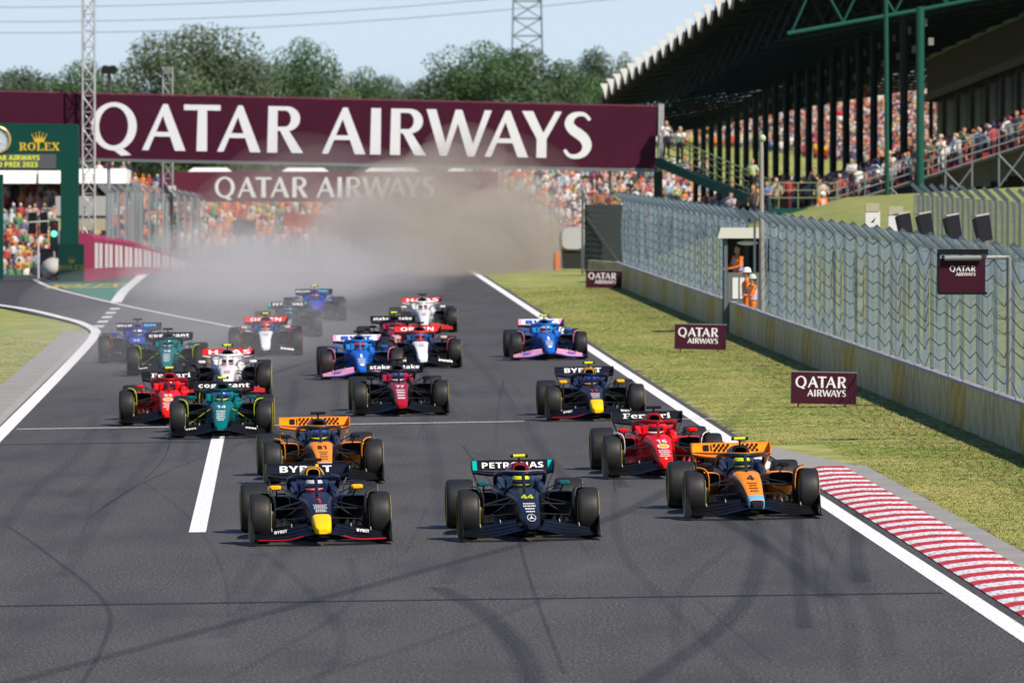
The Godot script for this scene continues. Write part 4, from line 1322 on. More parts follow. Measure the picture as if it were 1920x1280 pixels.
func make_right_side():
	# concrete wall in four-metre blocks
	var wall := thing("concrete_wall", "stained low concrete wall with pale blue top running along the right verge", "wall")
	var streak := func(sd: int, cols: Array) -> StandardMaterial3D:
		var m := grain(noise_tex(0.03, cols, 512, FastNoiseLite.TYPE_SIMPLEX, 5, sd), 1.0, null, 1.0, .85)
		m.uv1_scale = Vector3(.45, .07, .55)
		return m
	var wm := [streak.call(41, [[0.0, 0.113, 0.073, 0.017], [.38, 0.354, 0.282, 0.113], [.55, 0.435, 0.374, 0.198], [.72, 0.677, 0.616, 0.410], [1.0, 0.800, 0.800, 0.667]]), streak.call(42, [[0.0, 0.113, 0.067, 0.009], [.4, 0.373, 0.249, 0.029], [.62, 0.469, 0.348, 0.075], [.8, 0.727, 0.634, 0.334], [1.0, 0.800, 0.800, 0.637]]), streak.call(43, [[0.0, 0.130, 0.099, 0.038], [.45, 0.404, 0.348, 0.183], [.7, 0.614, 0.550, 0.334], [1.0, 0.800, 0.800, 0.683]])]
	var wb := MB.new()
	wb.loft([[Vector3(-.11, -.1, 0), Vector3(.12, -.1, 0), Vector3(.09, .82, 0), Vector3(-.09, .82, 0)], [Vector3(-.11, -.1, -3.975), Vector3(.12, -.1, -3.975), Vector3(.09, .82, -3.975), Vector3(-.09, .82, -3.975)]], true, true, false)
	var wmesh := wb.done()
	var cb := MB.new()
	cb.loft([[Vector3(-.10, .822, 0), Vector3(.10, .822, 0), Vector3(.085, .865, 0), Vector3(-.085, .865, 0)], [Vector3(-.10, .822, -3.98), Vector3(.10, .822, -3.98), Vector3(.085, .865, -3.98), Vector3(-.085, .865, -3.98)]], true, true, false)
	var cmesh := cb.done()
	var capm := grain(noise_tex(0.04, [[0.0, .22, .21, .23], [1.0, .44, .43, .48]], 256, FastNoiseLite.TYPE_SIMPLEX, 4, 44), 1.2)
	var d := 92.0
	var k := 0
	while d < 337.0:
		var o := obj("wall_block", wmesh, wm[[0, 2, 1, 0, 2, 0, 1, 2][k % 8]], wall)
		o.transform = verge(d, 4.9)
		var c := obj("wall_cap", cmesh, capm, wall)
		c.transform = o.transform
		d += 4.0
		k += 1
	for q in [[340.0, 4.9, .06], [344.0, 4.65, .12]]:
		var o := obj("wall_block", wmesh, wm[k % 3], wall)
		o.transform = Transform3D(Basis(Vector3.UP, LEAN + q[2]), on(line_x(q[0]) + q[1], q[0]))
		k += 1

	# catch fence, cranked over the track at the top
	var steel := mat(.07, .10, .13, .6)
	var galv := mat(.155, .215, .275, .6)
	var fence := thing("catch_fence", "tall grey wire catch fence behind the concrete wall on the right", "fence")
	WM.fence_panel = fence_panel_mesh(4.0, .75, 3.25, true)
	WM.fence_cables = fence_panel_mesh(4.0, .75, 3.25, false)
	var meshes := [WM.fence_panel]
	var cabs := [WM.fence_cables]
	for i in 4:
		meshes.append(fence_panel_mesh(4.0, .75, 3.25, true, [.5, 1.5, .8, 1.8][i], i + 1))
		cabs.append(fence_panel_mesh(4.0, .75, 3.25, false, [.6, 1.4, .8, 1.2][i], i + 1))
	var fi := 0
	WM.cable_m = mat(.05, .06, .065, .6)
	var hood := MB.new()
	for i in 4:
		var f := i / 3.0
		hood.tube([Vector3(-.36 * f, 3.27 + .36 * f, 0), Vector3(-.36 * f, 3.17 + .36 * f, -2.0), Vector3(-.36 * f, 3.27 + .36 * f, -4.0)], .004, 3)
	for i in 26:
		var z := -4.0 * (i + .5) / 26.0
		hood.tube([Vector3(0, 3.25, z), Vector3(-.36, 3.58, z)], .002, 3, false)
	WM.fence_hood = hood.done()
	var pb := MB.new()
	pb.box(Vector3(.02, 1.55, 0), Vector3(.07, 3.4, .05))
	pb.beam(Vector3(.02, 3.25, 0), Vector3(-.36, 3.62, 0), .05, .12)
	WM.fence_post = pb.done()
	d = 96.0
	while d < 346.0:
		var p := obj("post", WM.fence_post, steel, fence)
		p.transform = verge(d, 5.35)
		if not (d > 243.0 and d < 251.0) and d < 341.0:
			fi = (fi + 1 + int(d * 7.3) % 3) % 5
			var o := obj("wire_panel", meshes[fi], galv, fence)
			o.transform = verge(d, 5.35)
			var cb2 := obj("cables", cabs[fi], WM.cable_m, fence)
			cb2.transform = o.transform
			cb2.set_meta("kind", "stuff")
			obj("wire_hood", WM.fence_hood, galv, fence).transform = o.transform
		d += 4.0
	# a second fence line up on the bank
	var f2 := thing("bank_fence", "dark grey wire fence on the grass bank behind the catch fence", "fence")
	for i in 22:
		var tr := verge(190.0 + i * 4.0, 12.2, -1.0)
		obj("post", WM.fence_post, steel, f2).transform = tr
		obj("wire_panel", WM.fence_panel, mat(.10, .12, .13, .6), f2).transform = tr

	# advertising boards on the grass
	var maroon := mat(.044, .005, .018, .6)
	WM.maroon = maroon
	var wtxt := mat(.80, .80, .83, .5)
	var words := ["largest and nearest maroon board on the grass", "middle of the three maroon boards on the grass", "farthest and smallest looking maroon board on the grass"]
	var bi := 0
	for q in [[6.56, 179.5], [5.04, 228.3], [3.52, 327.4]]:
		var bd := thing("advertising_board", words[bi], "sign", on(q[0], q[1]), "maroon boards on the verge")
		bd.rotation = Vector3(-.05, .06, -.022)
		var m := MB.new()
		m.box(Vector3(0, .36, 0), Vector3(1.38, .66, .07))
		obj("board", m.done(), maroon, bd)
		m = MB.new()
		m.box(Vector3(0, .701, 0), Vector3(1.40, .02, .085))
		obj("top_edge", m.done(), mat(.25, .22, .24, .5), bd)
		obj("lettering", two_lines(.235), wtxt, bd, Vector3(-.60, .37, .028))
		for s in [-.5, .5]:
			m = MB.new()
			m.beam(Vector3(s, .5, -.04), Vector3(s, -.02, -.4), .03)
			obj("prop", m.done(), mat(.1, .1, .1, .6), bd)
		bi += 1

	# sign hanging from an arm in front of the fence
	var sg := thing("hanging_sign", "maroon sign in a black frame hanging from a steel arm before the fence", "sign", on(line_x(158.0) + 5.12, 158.0))
	var m := MB.new()
	m.tube([Vector3(0, -.1, 0), Vector3(0, 3.35, 0), Vector3(-.02, 3.37, 0)], .05, 10)
	obj("post", m.done(), mat(.32, .34, .36, .4, .5), sg)
	m = MB.new()
	m.tube([Vector3(0, 3.36, 0), Vector3(-1.25, 3.36, 0)], .04, 10)
	obj("arm", m.done(), mat(.42, .43, .44, .4, .4), sg)
	m = MB.new()
	m.box(Vector3(-.86, 3.03, .03), Vector3(.84, .62, .06))
	obj("sign_panel", m.done(), maroon, sg)
	m = MB.new()
	m.box(Vector3(-.86, 3.46, .02), Vector3(.94, .10, .14))
	m.box(Vector3(-1.31, 3.06, .02), Vector3(.05, .72, .14))
	m.box(Vector3(-.86, 2.695, .03), Vector3(.90, .05, .10))
	obj("frame", m.done(), mat(.01, .01, .012, .5), sg)
	m = MB.new()
	m.tube([Vector3(-1.2, 3.35, .13), Vector3(-.52, 3.35, .13)], .05, 10)
	obj("lamp_tube", m.done(), mat(.30, .32, .34, .35, .4), sg)
	obj("lettering", two_lines(.105), wtxt, sg, Vector3(-1.10, 3.10, .055))

	# slender pole
	var pole := thing("lamp_pole", "slender pale concrete pole standing behind the wall by the marshals", "pole", on(line_x(241.0) + 5.2, 241.0))
	m = MB.new()
	m.tube([Vector3(0, -.1, 0), Vector3(-.02, 3.0, 0), Vector3(-.03, 5.55, 0)], [.085, .075, .06], 12)
	obj("shaft", m.done(), WM["conc"], pole)
	m = MB.new()
	m.ellipsoid(Vector3(0, 5.65, 0), Vector3(.10, .11, .10))
	obj("lamp_head", m.done(), mat(.45, .55, .30, .3), pole)

	# marshal booth
	var bt := thing("marshal_booth", "open marshal booth with pale flat roof set into the fence", "booth", on(7.05, 252.0))
	m = MB.new()
	m.loft([[Vector3(-1.0, 2.72, 1.0), Vector3(.95, 2.72, 1.0), Vector3(.95, 3.02, .8), Vector3(-.9, 3.02, .8)], [Vector3(-1.0, 2.72, -1.2), Vector3(.95, 2.72, -1.2), Vector3(.95, 3.02, -1.0), Vector3(-.9, 3.02, -1.0)]], true, true, false)
	obj("roof", m.done(), mat(.42, .43, .36, .7), bt)
	for q in [[-.75, .8], [.85, .8], [-.75, -1.0], [.85, -1.0]]:
		m = MB.new()
		m.box(Vector3(q[0], 1.35, q[1]), Vector3(.10, 2.74, .10))
		obj("post", m.done(), mat(.12, .15, .17, .6), bt)
	m = MB.new()
	m.box(Vector3(.05, 1.35, -1.08), Vector3(1.5, 2.7, .05))
	m.box(Vector3(.92, 1.35, -.1), Vector3(.05, 2.7, 1.7))
	obj("wall", m.done(), mat(.03, .035, .035, .8), bt)
	m = MB.new()
	m.box(Vector3(.05, .84, .78), Vector3(1.48, 1.74, .05))
	obj("front_panel", m.done(), mat(.13, .15, .15, .7), bt)
	m = MB.new()
	m.box(Vector3(.05, .68, -.15), Vector3(1.45, .10, 1.75))
	obj("platform", m.done(), mat(.15, .15, .14, .8), bt)
	for s in [-.47, -.25]:
		m = MB.new()
		m.box(Vector3(s, 1.25, .825), Vector3(.17, .62, .02))
		obj("white_panel", m.done(), mat(.7, .7, .7, .6), bt)
	m = MB.new()
	m.ellipsoid(Vector3(-.1, 2.58, .7), Vector3(.32, .07, .1))
	obj("wall_lamp", m.done(), mat(.7, .72, .75, .3), bt)

	# loudspeakers and lamp boxes above the fence
	var si := 0
	for q in [[200.5, 3.55], [194.0, 3.60], [186.0, 3.62], [178.0, 3.68]]:
		var sp := thing("loudspeaker", ["black loudspeaker farthest left in the row above the fence, next to a white box", "second black loudspeaker from the left above the fence", "third black loudspeaker from the left above the fence", "rightmost black loudspeaker of the row above the fence"][si], "loudspeaker", on(line_x(q[0]) + 6.25, q[0]), "loudspeakers above the fence")
		m = MB.new()
		var bs := Basis(Vector3(0, 0, 1), .18) * Basis(Vector3.UP, .35)
		m.loft([[Vector3(-.14, q[1] - .26, .16), Vector3(.14, q[1] - .26, .16), Vector3(.16, q[1] + .26, .16), Vector3(-.16, q[1] + .26, .16)].map(func(v): return Vector3(0, q[1], 0) + bs * (v - Vector3(0, q[1], 0))), [Vector3(-.10, q[1] - .22, -.16), Vector3(.10, q[1] - .22, -.16), Vector3(.12, q[1] + .22, -.16), Vector3(-.12, q[1] + .22, -.16)].map(func(v): return Vector3(0, q[1], 0) + bs * (v - Vector3(0, q[1], 0)))], true, true, false)
		obj("cabinet", m.done(), mat(.012, .012, .02, .5), sp)
		m = MB.new()
		m.box(Vector3(-.04, q[1] + .285, 0), Vector3(.30, .03, .32), bs)
		obj("lid", m.done(), mat(.40, .38, .42, .6), sp)
		m = MB.new()
		m.tube([Vector3(.02, 0, 0), Vector3(.02, q[1] - .25, 0)], .035, 8)
		obj("stand", m.done(), mat(.10, .12, .13, .5), sp)
		si += 1
	si = 0
	for q in [[211.0, 3.60], [203.0, 3.58]]:
		var bx := thing("camera_box", ["white equipment box with dark swallow mark on a post, farther left", "plain white equipment box with beige top on a post, beside the loudspeakers"][si], "box", on(line_x(q[0]) + 6.25, q[0]))
		m = MB.new()
		m.box(Vector3(0, q[1], 0), Vector3(.36, .38, .2))
		obj("case", m.done(), mat(.68, .69, .71, .5), bx)
		m = MB.new()
		m.box(Vector3(-.01, q[1] + .30, 0), Vector3(.34, .20, .24))
		obj("hood", m.done(), mat(.42, .40, .28, .6), bx)
		m = MB.new()
		m.box(Vector3(0, q[1] * .5 - .1, 0), Vector3(.06, q[1] - .2, .06))
		m.box(Vector3(.03, q[1] - .33, .06), Vector3(.16, .22, .10))
		obj("bracket", m.done(), mat(.12, .13, .13, .5), bx)
		if si == 0:
			m = MB.new()
			m.tri(Vector3(-.06, q[1] - .08, .104), Vector3(.08, q[1] + .06, .104), Vector3(.02, q[1] - .08, .104))
			obj("mark", m.done(), mat(.02, .02, .02, .6), bx)
		si += 1
	# gate gear at the far end of the verge
	var tp := thing("cranked_post", "pale grey cranked fence post standing on the far end of the grass", "post", on(line_x(372.0) + 4.9, 372.0))
	m = MB.new()
	m.tube([Vector3(0, -.1, 0), Vector3(0, 3.05, 0), Vector3(-.12, 3.4, 0), Vector3(-.3, 3.55, 0)], .075, 8)
	obj("shaft", m.done(), mat(.34, .38, .42, .5), tp)
	var cv := thing("covered_cart", "equipment cart under a grey white sheet at the far end of the grass", "cart", on(2.7, 378.0))
	m = MB.new()
	var cr := []
	for q in [[.55, 1.9, .5], [.42, 1.85, .62], [.1, 1.55, .60], [-.1, 1.0, .55]]:
		cr.append(ring_at(q[0], q[2], .72 + (.2 if q[0] > .3 else 0.0), q[1], 14, .6))
	m.loft(cr)
	obj("sheet", m.done(), mat(.45, .46, .48, .8), cv)
	m = MB.new()
	m.box(Vector3(0, .4, 0), Vector3(1.0, .7, .9))
	obj("cart_body", m.done(), mat(.03, .03, .03, .6), cv)
	m = MB.new()
	m.tube([Vector3(-.72, 0, .3), Vector3(-.72, .78, .3)], .16, 12)
	obj("orange_drum", m.done(), mat(.6, .16, .03, .6), cv)
	var tr2 := thing("hand_trolley", "small yellow hand trolley on the grass beside the far fence", "trolley", on(4.5, 366.0))
	m = MB.new()
	for s in [-.35, .35]: m.tube([Vector3(s, .05, 0), Vector3(s, .95, -.1)], .035, 6)
	m.tube([Vector3(-.35, .95, -.1), Vector3(.35, .95, -.1)], .035, 6)
	m.tube([Vector3(-.35, .5, -.05), Vector3(.35, .5, -.05)], .03, 6)
	obj("handle_frame", m.done(), mat(.55, .35, .02, .5), tr2)
	m = MB.new()
	m.box(Vector3(0, .14, .3), Vector3(.9, .16, .6))
	obj("tray", m.done(), mat(.5, .5, .5, .6), tr2)
	var lw := thing("far_barrier", "low grey barrier wall closing off the far end of the grass", "wall", on(1.0, 408.0))
	m = MB.new()
	m.box(Vector3(0, .45, 0), Vector3(5.4, 1.2, .3))
	obj("barrier", m.done(), mat(.33, .27, .25, .8), lw)
	var gt := thing("wire_gate", "dark wire gate with a diagonal brace beside the far end of the fence", "gate", on(4.9, 362.0))
	m = MB.new()
	for i in 14: m.tube([Vector3(-1.9, .3 + i * .24, -.9), Vector3(-.6, .25 + i * .24, 0), Vector3(.35, .3 + i * .24, .6)], .016, 4)
	for i in 24: m.tube([Vector3(-1.9 + i * .095, .2, -.9 + i * .062), Vector3(-1.9 + i * .095, 3.5, -.9 + i * .062)], .012, 4)
	obj("wire_mesh", m.done(), mat(.06, .08, .085, .6), gt)
	m = MB.new()
	m.beam(Vector3(-1.7, 2.4, -.8), Vector3(-.1, .1, .3), .12)
	obj("brace", m.done(), mat(.10, .11, .10, .6), gt)
	m = MB.new()
	m.box(Vector3(-1.9, 1.8, -.9), Vector3(.10, 3.6, .10))
	obj("gate_post", m.done(), mat(.08, .10, .11, .6), gt)
	m = MB.new()
	m.box(Vector3(-.5, 1.5, -1.0), Vector3(2.6, 2.9, .05))
	obj("screen_cloth", m.done(), mat(.05, .06, .065, .8), gt)

# ------------------------------------------------------------------ roofed grandstand on the right
func sp_(a: float, u: float, h: float) -> Vector3:            # across, along, up
	return Vector3(19.05 - .0336 * u + a, h - .027 * u, -398.0 - u)

func make_stand():
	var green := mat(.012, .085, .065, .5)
	var dark := mat(.014, .030, .026, .6)  # same green, darkened as a shaded copy for the bays behind the first
	var st := thing("grandstand", "roofed grandstand with dark green columns and scalloped white roof edge", "grandstand", sp_(0, 0, 3.0))
	var off := -st.position
	var P := func(a: float, u: float, h: float) -> Vector3: return sp_(a, u, h) + off
	var bay := 9.5
	for i in 21:
		var u := i * bay
		var b := MB.new()
		b.tube([P.call(0, u, 1.5), P.call(0.0, u, 12.0)], .20, 10)
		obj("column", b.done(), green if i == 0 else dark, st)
		# roof truss of this bay
		b = MB.new()
		b.tube([P.call(-6.2, u, 10.75), P.call(0, u, 11.85), P.call(9, u, 13.6), P.call(22, u, 15.6)], .11, 6)
		b.tube([P.call(-6.2, u, 13.3), P.call(22, u, 16.8)], .09, 6)
		for k in 10:
			var a0 := -6.0 + k * 2.4
			b.tube([P.call(a0, u, 10.78 + (a0 + 6.2) * .185), P.call(a0 + 1.2, u, 13.3 + (a0 + 7.4) * .124)], .06, 5)
			b.tube([P.call(a0 + 1.2, u, 13.3 + (a0 + 7.4) * .124), P.call(a0 + 2.4, u, 10.78 + (a0 + 8.6) * .185)], .06, 5)
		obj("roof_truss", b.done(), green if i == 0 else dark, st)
		if i == 20: continue
		# vaulted roof bay
		b = MB.new()
		var rr := []
		for k in 9:
			var f := k / 8.0
			var z := u + bay * f
			var arch := sin(f * PI) * .95
			rr.append([P.call(-6.5, z, 13.35 + arch), P.call(24, z, 17.0 + arch), P.call(24, z, 17.12 + arch), P.call(-6.5, z, 13.47 + arch)])
		b.loft(rr, true, true, false)
		obj("roof_vault", b.done(), mat(.05, .05, .045, .8), st)
		# white tooth hanging between two vaults, facing down the straight
		b = MB.new()
		var f0 := []
		for q in [[-.34, .62], [.16, .62], [.14, .25], [.08, -.1], [.02, -.45], [-.05, -.1], [-.16, .25]]: f0.append(P.call(-6.66 + q[0], u + .05, 13.95 + q[1]))
		var f1 := []
		for q in f0: f1.append(q + Vector3(0, 0, -.6))
		b.loft([f0, f1], true, true, false)
		obj("roof_fascia", b.done(), mat(.80, .80, .78, .6), st)
		b = MB.new()
		b.box(P.call(.25, u + .6, 11.3), Vector3(.24, .34, .24))
		obj("floodlight", b.done(), mat(.25, .25, .22, .5), st)
		b = MB.new()
		b.box(P.call(.55, u + .6, 10.4), Vector3(.24, .34, .24))
		obj("floodlight", b.done(), mat(.25, .25, .22, .5), st)
	# raked seating
	for r in 17:
		var a := -4.6 + r * .8
		var h := 2.55 + r * .256
		var b := MB.new()
		b.loft([[P.call(a, 1.5, h - 1.2), P.call(a + .82, 1.5, h - 1.2), P.call(a + .82, 1.5, h), P.call(a, 1.5, h)], [P.call(a, 198, h - 1.2), P.call(a + .82, 198, h - 1.2), P.call(a + .82, 198, h), P.call(a, 198, h)]], true, true, false)
		obj("seating_step", b.done(), mat(.10, .10, .10, .8), st)
		b = MB.new()
		b.loft([[P.call(a + .45, 1.6, h + .01), P.call(a + .78, 1.6, h + .01), P.call(a + .78, 1.6, h + .40), P.call(a + .45, 1.6, h + .40)], [P.call(a + .45, 197, h + .01), P.call(a + .78, 197, h + .01), P.call(a + .78, 197, h + .40), P.call(a + .45, 197, h + .40)]], true, true, false)
		obj("bench", b.done(), mat(.32, .03, .03, .6), st)
	# lounge building along the back
	var taupe := mat(.07, .06, .052, .8)
	for q in [["parapet", 6.6, 7.35, .0, mat(.36, .32, .25, .8)], ["window_band", 7.36, 10.95, .6, mat(.010, .012, .014, .2)], ["beam", 10.96, 11.4, -.2, mat(.13, .115, .10, .8)], ["upper_wall", 11.41, 13.4, .0, taupe], ["gutter", 13.41, 13.62, -.1, mat(.22, .30, .22, .7)]]:
		var b := MB.new()
		b.loft([[P.call(9.1 + q[3], 2, q[1]), P.call(11.5, 2, q[1]), P.call(11.5, 2, q[2]), P.call(9.1 + q[3], 2, q[2])], [P.call(9.1 + q[3], 107, q[1]), P.call(11.5, 107, q[1]), P.call(11.5, 107, q[2]), P.call(9.1 + q[3], 107, q[2])]], true, true, false)
		obj(q[0], b.done(), q[4], st)
	for i in 12:
		var b := MB.new()
		b.box(P.call(9.3, 4.0 + i * 9.3, 9.15), Vector3(.25, 3.6, .3))
		obj("mullion", b.done(), mat(.14, .12, .105, .8), st)
	# scaffold under the near end, its landing and rails
	var steel := mat(.20, .23, .25, .5, .3)
	for r in 12:
		var a := -3.8 + r * 1.25
		var h := 2.55 + (a + 4.6) * .32
		var b := MB.new()
		b.tube([P.call(a, .3, -1.0 if a < 0 else 1.0), P.call(a, .3, h)], .05, 6)
		obj("scaffold_post", b.done(), steel, st)
		b = MB.new()
		b.tube([P.call(a, .3, h), P.call(a, .3, h + 1.1)], .035, 6)
		obj("rail_post", b.done(), steel, st)
		if r % 2 == 0:
			b = MB.new()
			b.tube([P.call(a, .25, h - 1.6), P.call(a + 1.25, .25, h + .1)], .04, 5)
			b.tube([P.call(a + 1.25, .25, h - 1.4), P.call(a, .25, h - .1)], .04, 5)
			obj("scaffold_brace", b.done(), steel, st)
	for q in [.02, .40, .75, 1.1]:
		var b := MB.new()
		b.tube([P.call(-4.2, .28, 2.62 + q), P.call(10.5, .28, 7.36 + q)], .04, 6)
		obj("rail", b.done(), steel, st)
	for q in [1.9, 3.1]:
		var b := MB.new()
		b.tube([P.call(-1.0 if q < 2 else 2.8, .3, q), P.call(10.5, .3, q)], .05, 6)
		obj("scaffold_ledger", b.done(), steel, st)
	var wk := MB.new()
	wk.loft([[P.call(-4.4, .4, 2.42), P.call(-4.4, 1.45, 2.42), P.call(-4.4, 1.45, 2.52), P.call(-4.4, .4, 2.52)], [P.call(10.5, .4, 7.20), P.call(10.5, 1.45, 7.20), P.call(10.5, 1.45, 7.30), P.call(10.5, .4, 7.30)]], true, true, false)
	obj("walkway", wk.done(), mat(.12, .12, .12, .8), st)
	wk = MB.new()
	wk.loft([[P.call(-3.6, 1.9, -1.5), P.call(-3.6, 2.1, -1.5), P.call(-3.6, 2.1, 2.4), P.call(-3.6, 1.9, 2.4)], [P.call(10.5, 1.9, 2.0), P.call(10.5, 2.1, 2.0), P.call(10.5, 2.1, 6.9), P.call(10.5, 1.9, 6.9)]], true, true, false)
	obj("void_shade_sheet", wk.done(), mat(.012, .014, .014, .9), st)  # near-black sheet added to stand for the shaded void beneath the seats
	# slim green mast in front
	var ms := thing("green_mast", "slim green mast rising in front of the grandstand seats", "mast", Vector3(16.9, gy(16.9, 384), -384))
	var b2 := MB.new()
	b2.tube([Vector3(0, -.2, 0), Vector3(-.1, 13.0, 0)], .10, 8)
	obj("shaft", b2.done(), green, ms)
	# stairs down from the sign bridge
	var rail_m := mat(.22, .30, .16, .6)
	var sr := thing("green_stairs", "dark green stairway with pale green railings leading down from the sign bridge", "stairs", Vector3(7.2, 4.75, -404))
	var A := Vector3(0, 0, 0)
	var B := Vector3(4.8, -2.15, 7.5)
	b2 = MB.new()
	b2.beam(A + Vector3(-.3, 0, 0), B, .25, .42)
	b2.beam(A + Vector3(-.3, 0, -1.2), B + Vector3(0, 0, -1.2), .25, .42)
	obj("stringer", b2.done(), mat(.008, .07, .062, .5), sr)
	for i in 18:
		b2 = MB.new()
		b2.box(A.lerp(B, (i + .5) / 18.0) + Vector3(0, .22, -.6), Vector3(.34, .04, 1.2))
		obj("tread", b2.done(), mat(.06, .08, .07, .7), sr)
	for side in [0.0, -1.2]:
		for i in 9:
			var p := A.lerp(B, i / 8.0) + Vector3(0, .2, side)
			b2 = MB.new()
			b2.tube([p, p + Vector3(0, 1.15, 0)], .03, 6)
			obj("rail_post", b2.done(), rail_m, sr)
		for h in [.45, .8, 1.1, 1.33]:
			b2 = MB.new()
			b2.tube([A + Vector3(0, h, side), B + Vector3(0, h, side)], .026, 6)
			obj("rail", b2.done(), rail_m, sr)
	b2 = MB.new()
	b2.box(B + Vector3(1.6, -.1, -.6), Vector3(3.4, .22, 1.5))
	obj("landing", b2.done(), mat(.008, .07, .062, .5), sr)
	for i in 4:
		b2 = MB.new()
		b2.tube([B + Vector3(.4 + i * .9, 0, 0), B + Vector3(.4 + i * .9, 1.2, 0)], .03, 6)
		obj("rail_post", b2.done(), rail_m, sr)
	for h in [.5, .85, 1.2]:
		b2 = MB.new()
		b2.tube([B + Vector3(0, h, 0), B + Vector3(3.3, h, 0)], .026, 6)
		obj("rail", b2.done(), rail_m, sr)
	for q in [[.4, 0.0], [3.0, 0.0], [.4, -1.2], [3.0, -1.2]]:
		b2 = MB.new()
		b2.tube([B + Vector3(q[0], -3.6, q[1]), B + Vector3(q[0], 0, q[1])], .09, 8)
		obj("leg", b2.done(), mat(.008, .06, .05, .5), sr)

# ------------------------------------------------------------------ sign bridge, pit exit, backdrop
func lattice(h: float, w: float, r: float, steps: int, taper := 1.0) -> ArrayMesh:
	var b := MB.new()
	var c := [Vector3(-1, 0, -1), Vector3(1, 0, -1), Vector3(1, 0, 1), Vector3(-1, 0, 1)]
	var at := func(k: int, y: float) -> Vector3: return c[k % 4] * (w * .5 * lerpf(1.0, taper, y / h)) + Vector3(0, y, 0)
	for k in 4:
		b.tube([at.call(k, 0), at.call(k, h)], r, 6)
		for i in steps:
			var y0 := h * i / steps
			var y1 := h * (i + 1) / steps
			var e := (k + i) % 2
			b.tube([at.call(k + e, y0), at.call(k + 1 - e, y1)], r * .62, 4)
			b.tube([at.call(k, y1), at.call(k + 1, y1)], r * .5, 4)
	return b.done()

func make_gantry():
	var alu := mat(.52, .53, .55, .4, .4)
	var gm := grain(noise_tex(0.01, [[0.0, .050, .006, .021], [1.0, .062, .008, .027]], 256, FastNoiseLite.TYPE_SIMPLEX_SMOOTH, 3, 77), 6.0, null, 1.0, .6)
	gm.metallic_specular = .25
	var g := thing("sign_bridge", "huge maroon advertising bridge with white capitals spanning the whole track", "sign", Vector3(-7.0, 0, -405))
	var b := MB.new()
	var q := [Vector3(-19.5, 8.12, 0), Vector3(13.87, 7.36, 0), Vector3(13.80, 4.42, 0), Vector3(-19.5, 5.05, 0)]
	var front := []
	var back := []
	for v in q:
		front.append(v + Vector3(0, 0, .35))
		back.append(v + Vector3(0, 0, -.9))
	b.loft([front, back], true, true, false)
	obj("banner", b.done(), gm, g)
	b = MB.new()
	b.beam(Vector3(-19.5, 4.99, .2), Vector3(13.9, 4.34, .2), .30, .14)
	obj("lower_beam", b.done(), mat(.16, .18, .19, .5, .2), g)
	b = MB.new()
	b.beam(Vector3(-19.5, 8.17, .0), Vector3(13.9, 7.40, .0), .3, .06)
	obj("upper_beam", b.done(), mat(.20, .05, .09, .5), g)
	var t := obj("lettering", one_line(2.20), mat(.74, .76, .80, .5), g, Vector3(-12.98, 5.36, .36))
	t.rotation.z = -.0192
	b = MB.new()
	for s in [[13.95, .3], [14.12, .3], [13.95, -.8], [14.12, -.8], [14.05, -.25]]:
		b.tube([Vector3(s[0], 4.3, s[1]), Vector3(s[0] + .05, 7.5, s[1])], .055, 6)
	for i in 10: b.tube([Vector3(14.0, 4.4 + i * .31, .3), Vector3(14.06, 4.7 + i * .31, -.8)], .04, 5)
	obj("end_truss", b.done(), alu, g)
	for s in [[-12.15, .09, 5.0], [-19.0, .09, 5.1]]:
		b = MB.new()
		b.tube([Vector3(s[0], -2.2, 0), Vector3(s[0], s[2], 0)], s[1], 8)
		obj("post", b.done(), mat(.30, .34, .37, .5, .2), g)
	b = MB.new()
	b.box(Vector3(13.95, 1.2, -.3), Vector3(.42, 6.6, .42))
	obj("tower_leg", b.done(), mat(.02, .05, .05, .6), g)
	for s in [[9.65, .05], [9.0, .03]]:
		b = MB.new()
		b.tube([Vector3(s[0] + 2.0, -1.6, -.2), Vector3(s[0] + 2.0, 4.4, -.2)], s[1], 8)
		obj("hanger", b.done(), mat(.10, .11, .11, .6), g)
	# lattice mast in front of the banner
	var tw := thing("lattice_mast", "tall silver lattice mast rising past the left of the maroon bridge", "mast", Vector3(-20.05, gy(-20, 400) - .1, -403.95))
	obj("lattice", lattice(17.0, .56, .045, 22), mat(.55, .56, .58, .35, .3), tw)
	var t2 := thing("small_mast", "short silver lattice mast top poking above the maroon bridge", "mast", Vector3(-18.0, -2.0, -446))
	obj("lattice", lattice(11.6, .5, .04, 14), mat(.42, .44, .44, .4, .3), t2)
	b = MB.new()
	b.box(Vector3(0, 11.4, .3), Vector3(.4, .3, .2))
	obj("lamp_box", b.done(), mat(.2, .2, .2, .5), t2)
	var t3 := thing("siren_mast", "dark pole with black horn loudspeakers in front of the left trees", "mast", Vector3(-28.9, -4.0, -612))
	b = MB.new()
	b.tube([Vector3(0, 0, 0), Vector3(0, 15.2, 0)], .12, 8)
	obj("shaft", b.done(), mat(.05, .055, .05, .6), t3)
	for s in [-.28, .28]:
		b = MB.new()
		b.loft([ring_at(-.2, .12, 14.75, 15.0, 10, .8, s), ring_at(.35, .30, 14.6, 15.25, 10, .8, s)])
		obj("horn", b.done(), mat(.015, .015, .015, .5), t3)

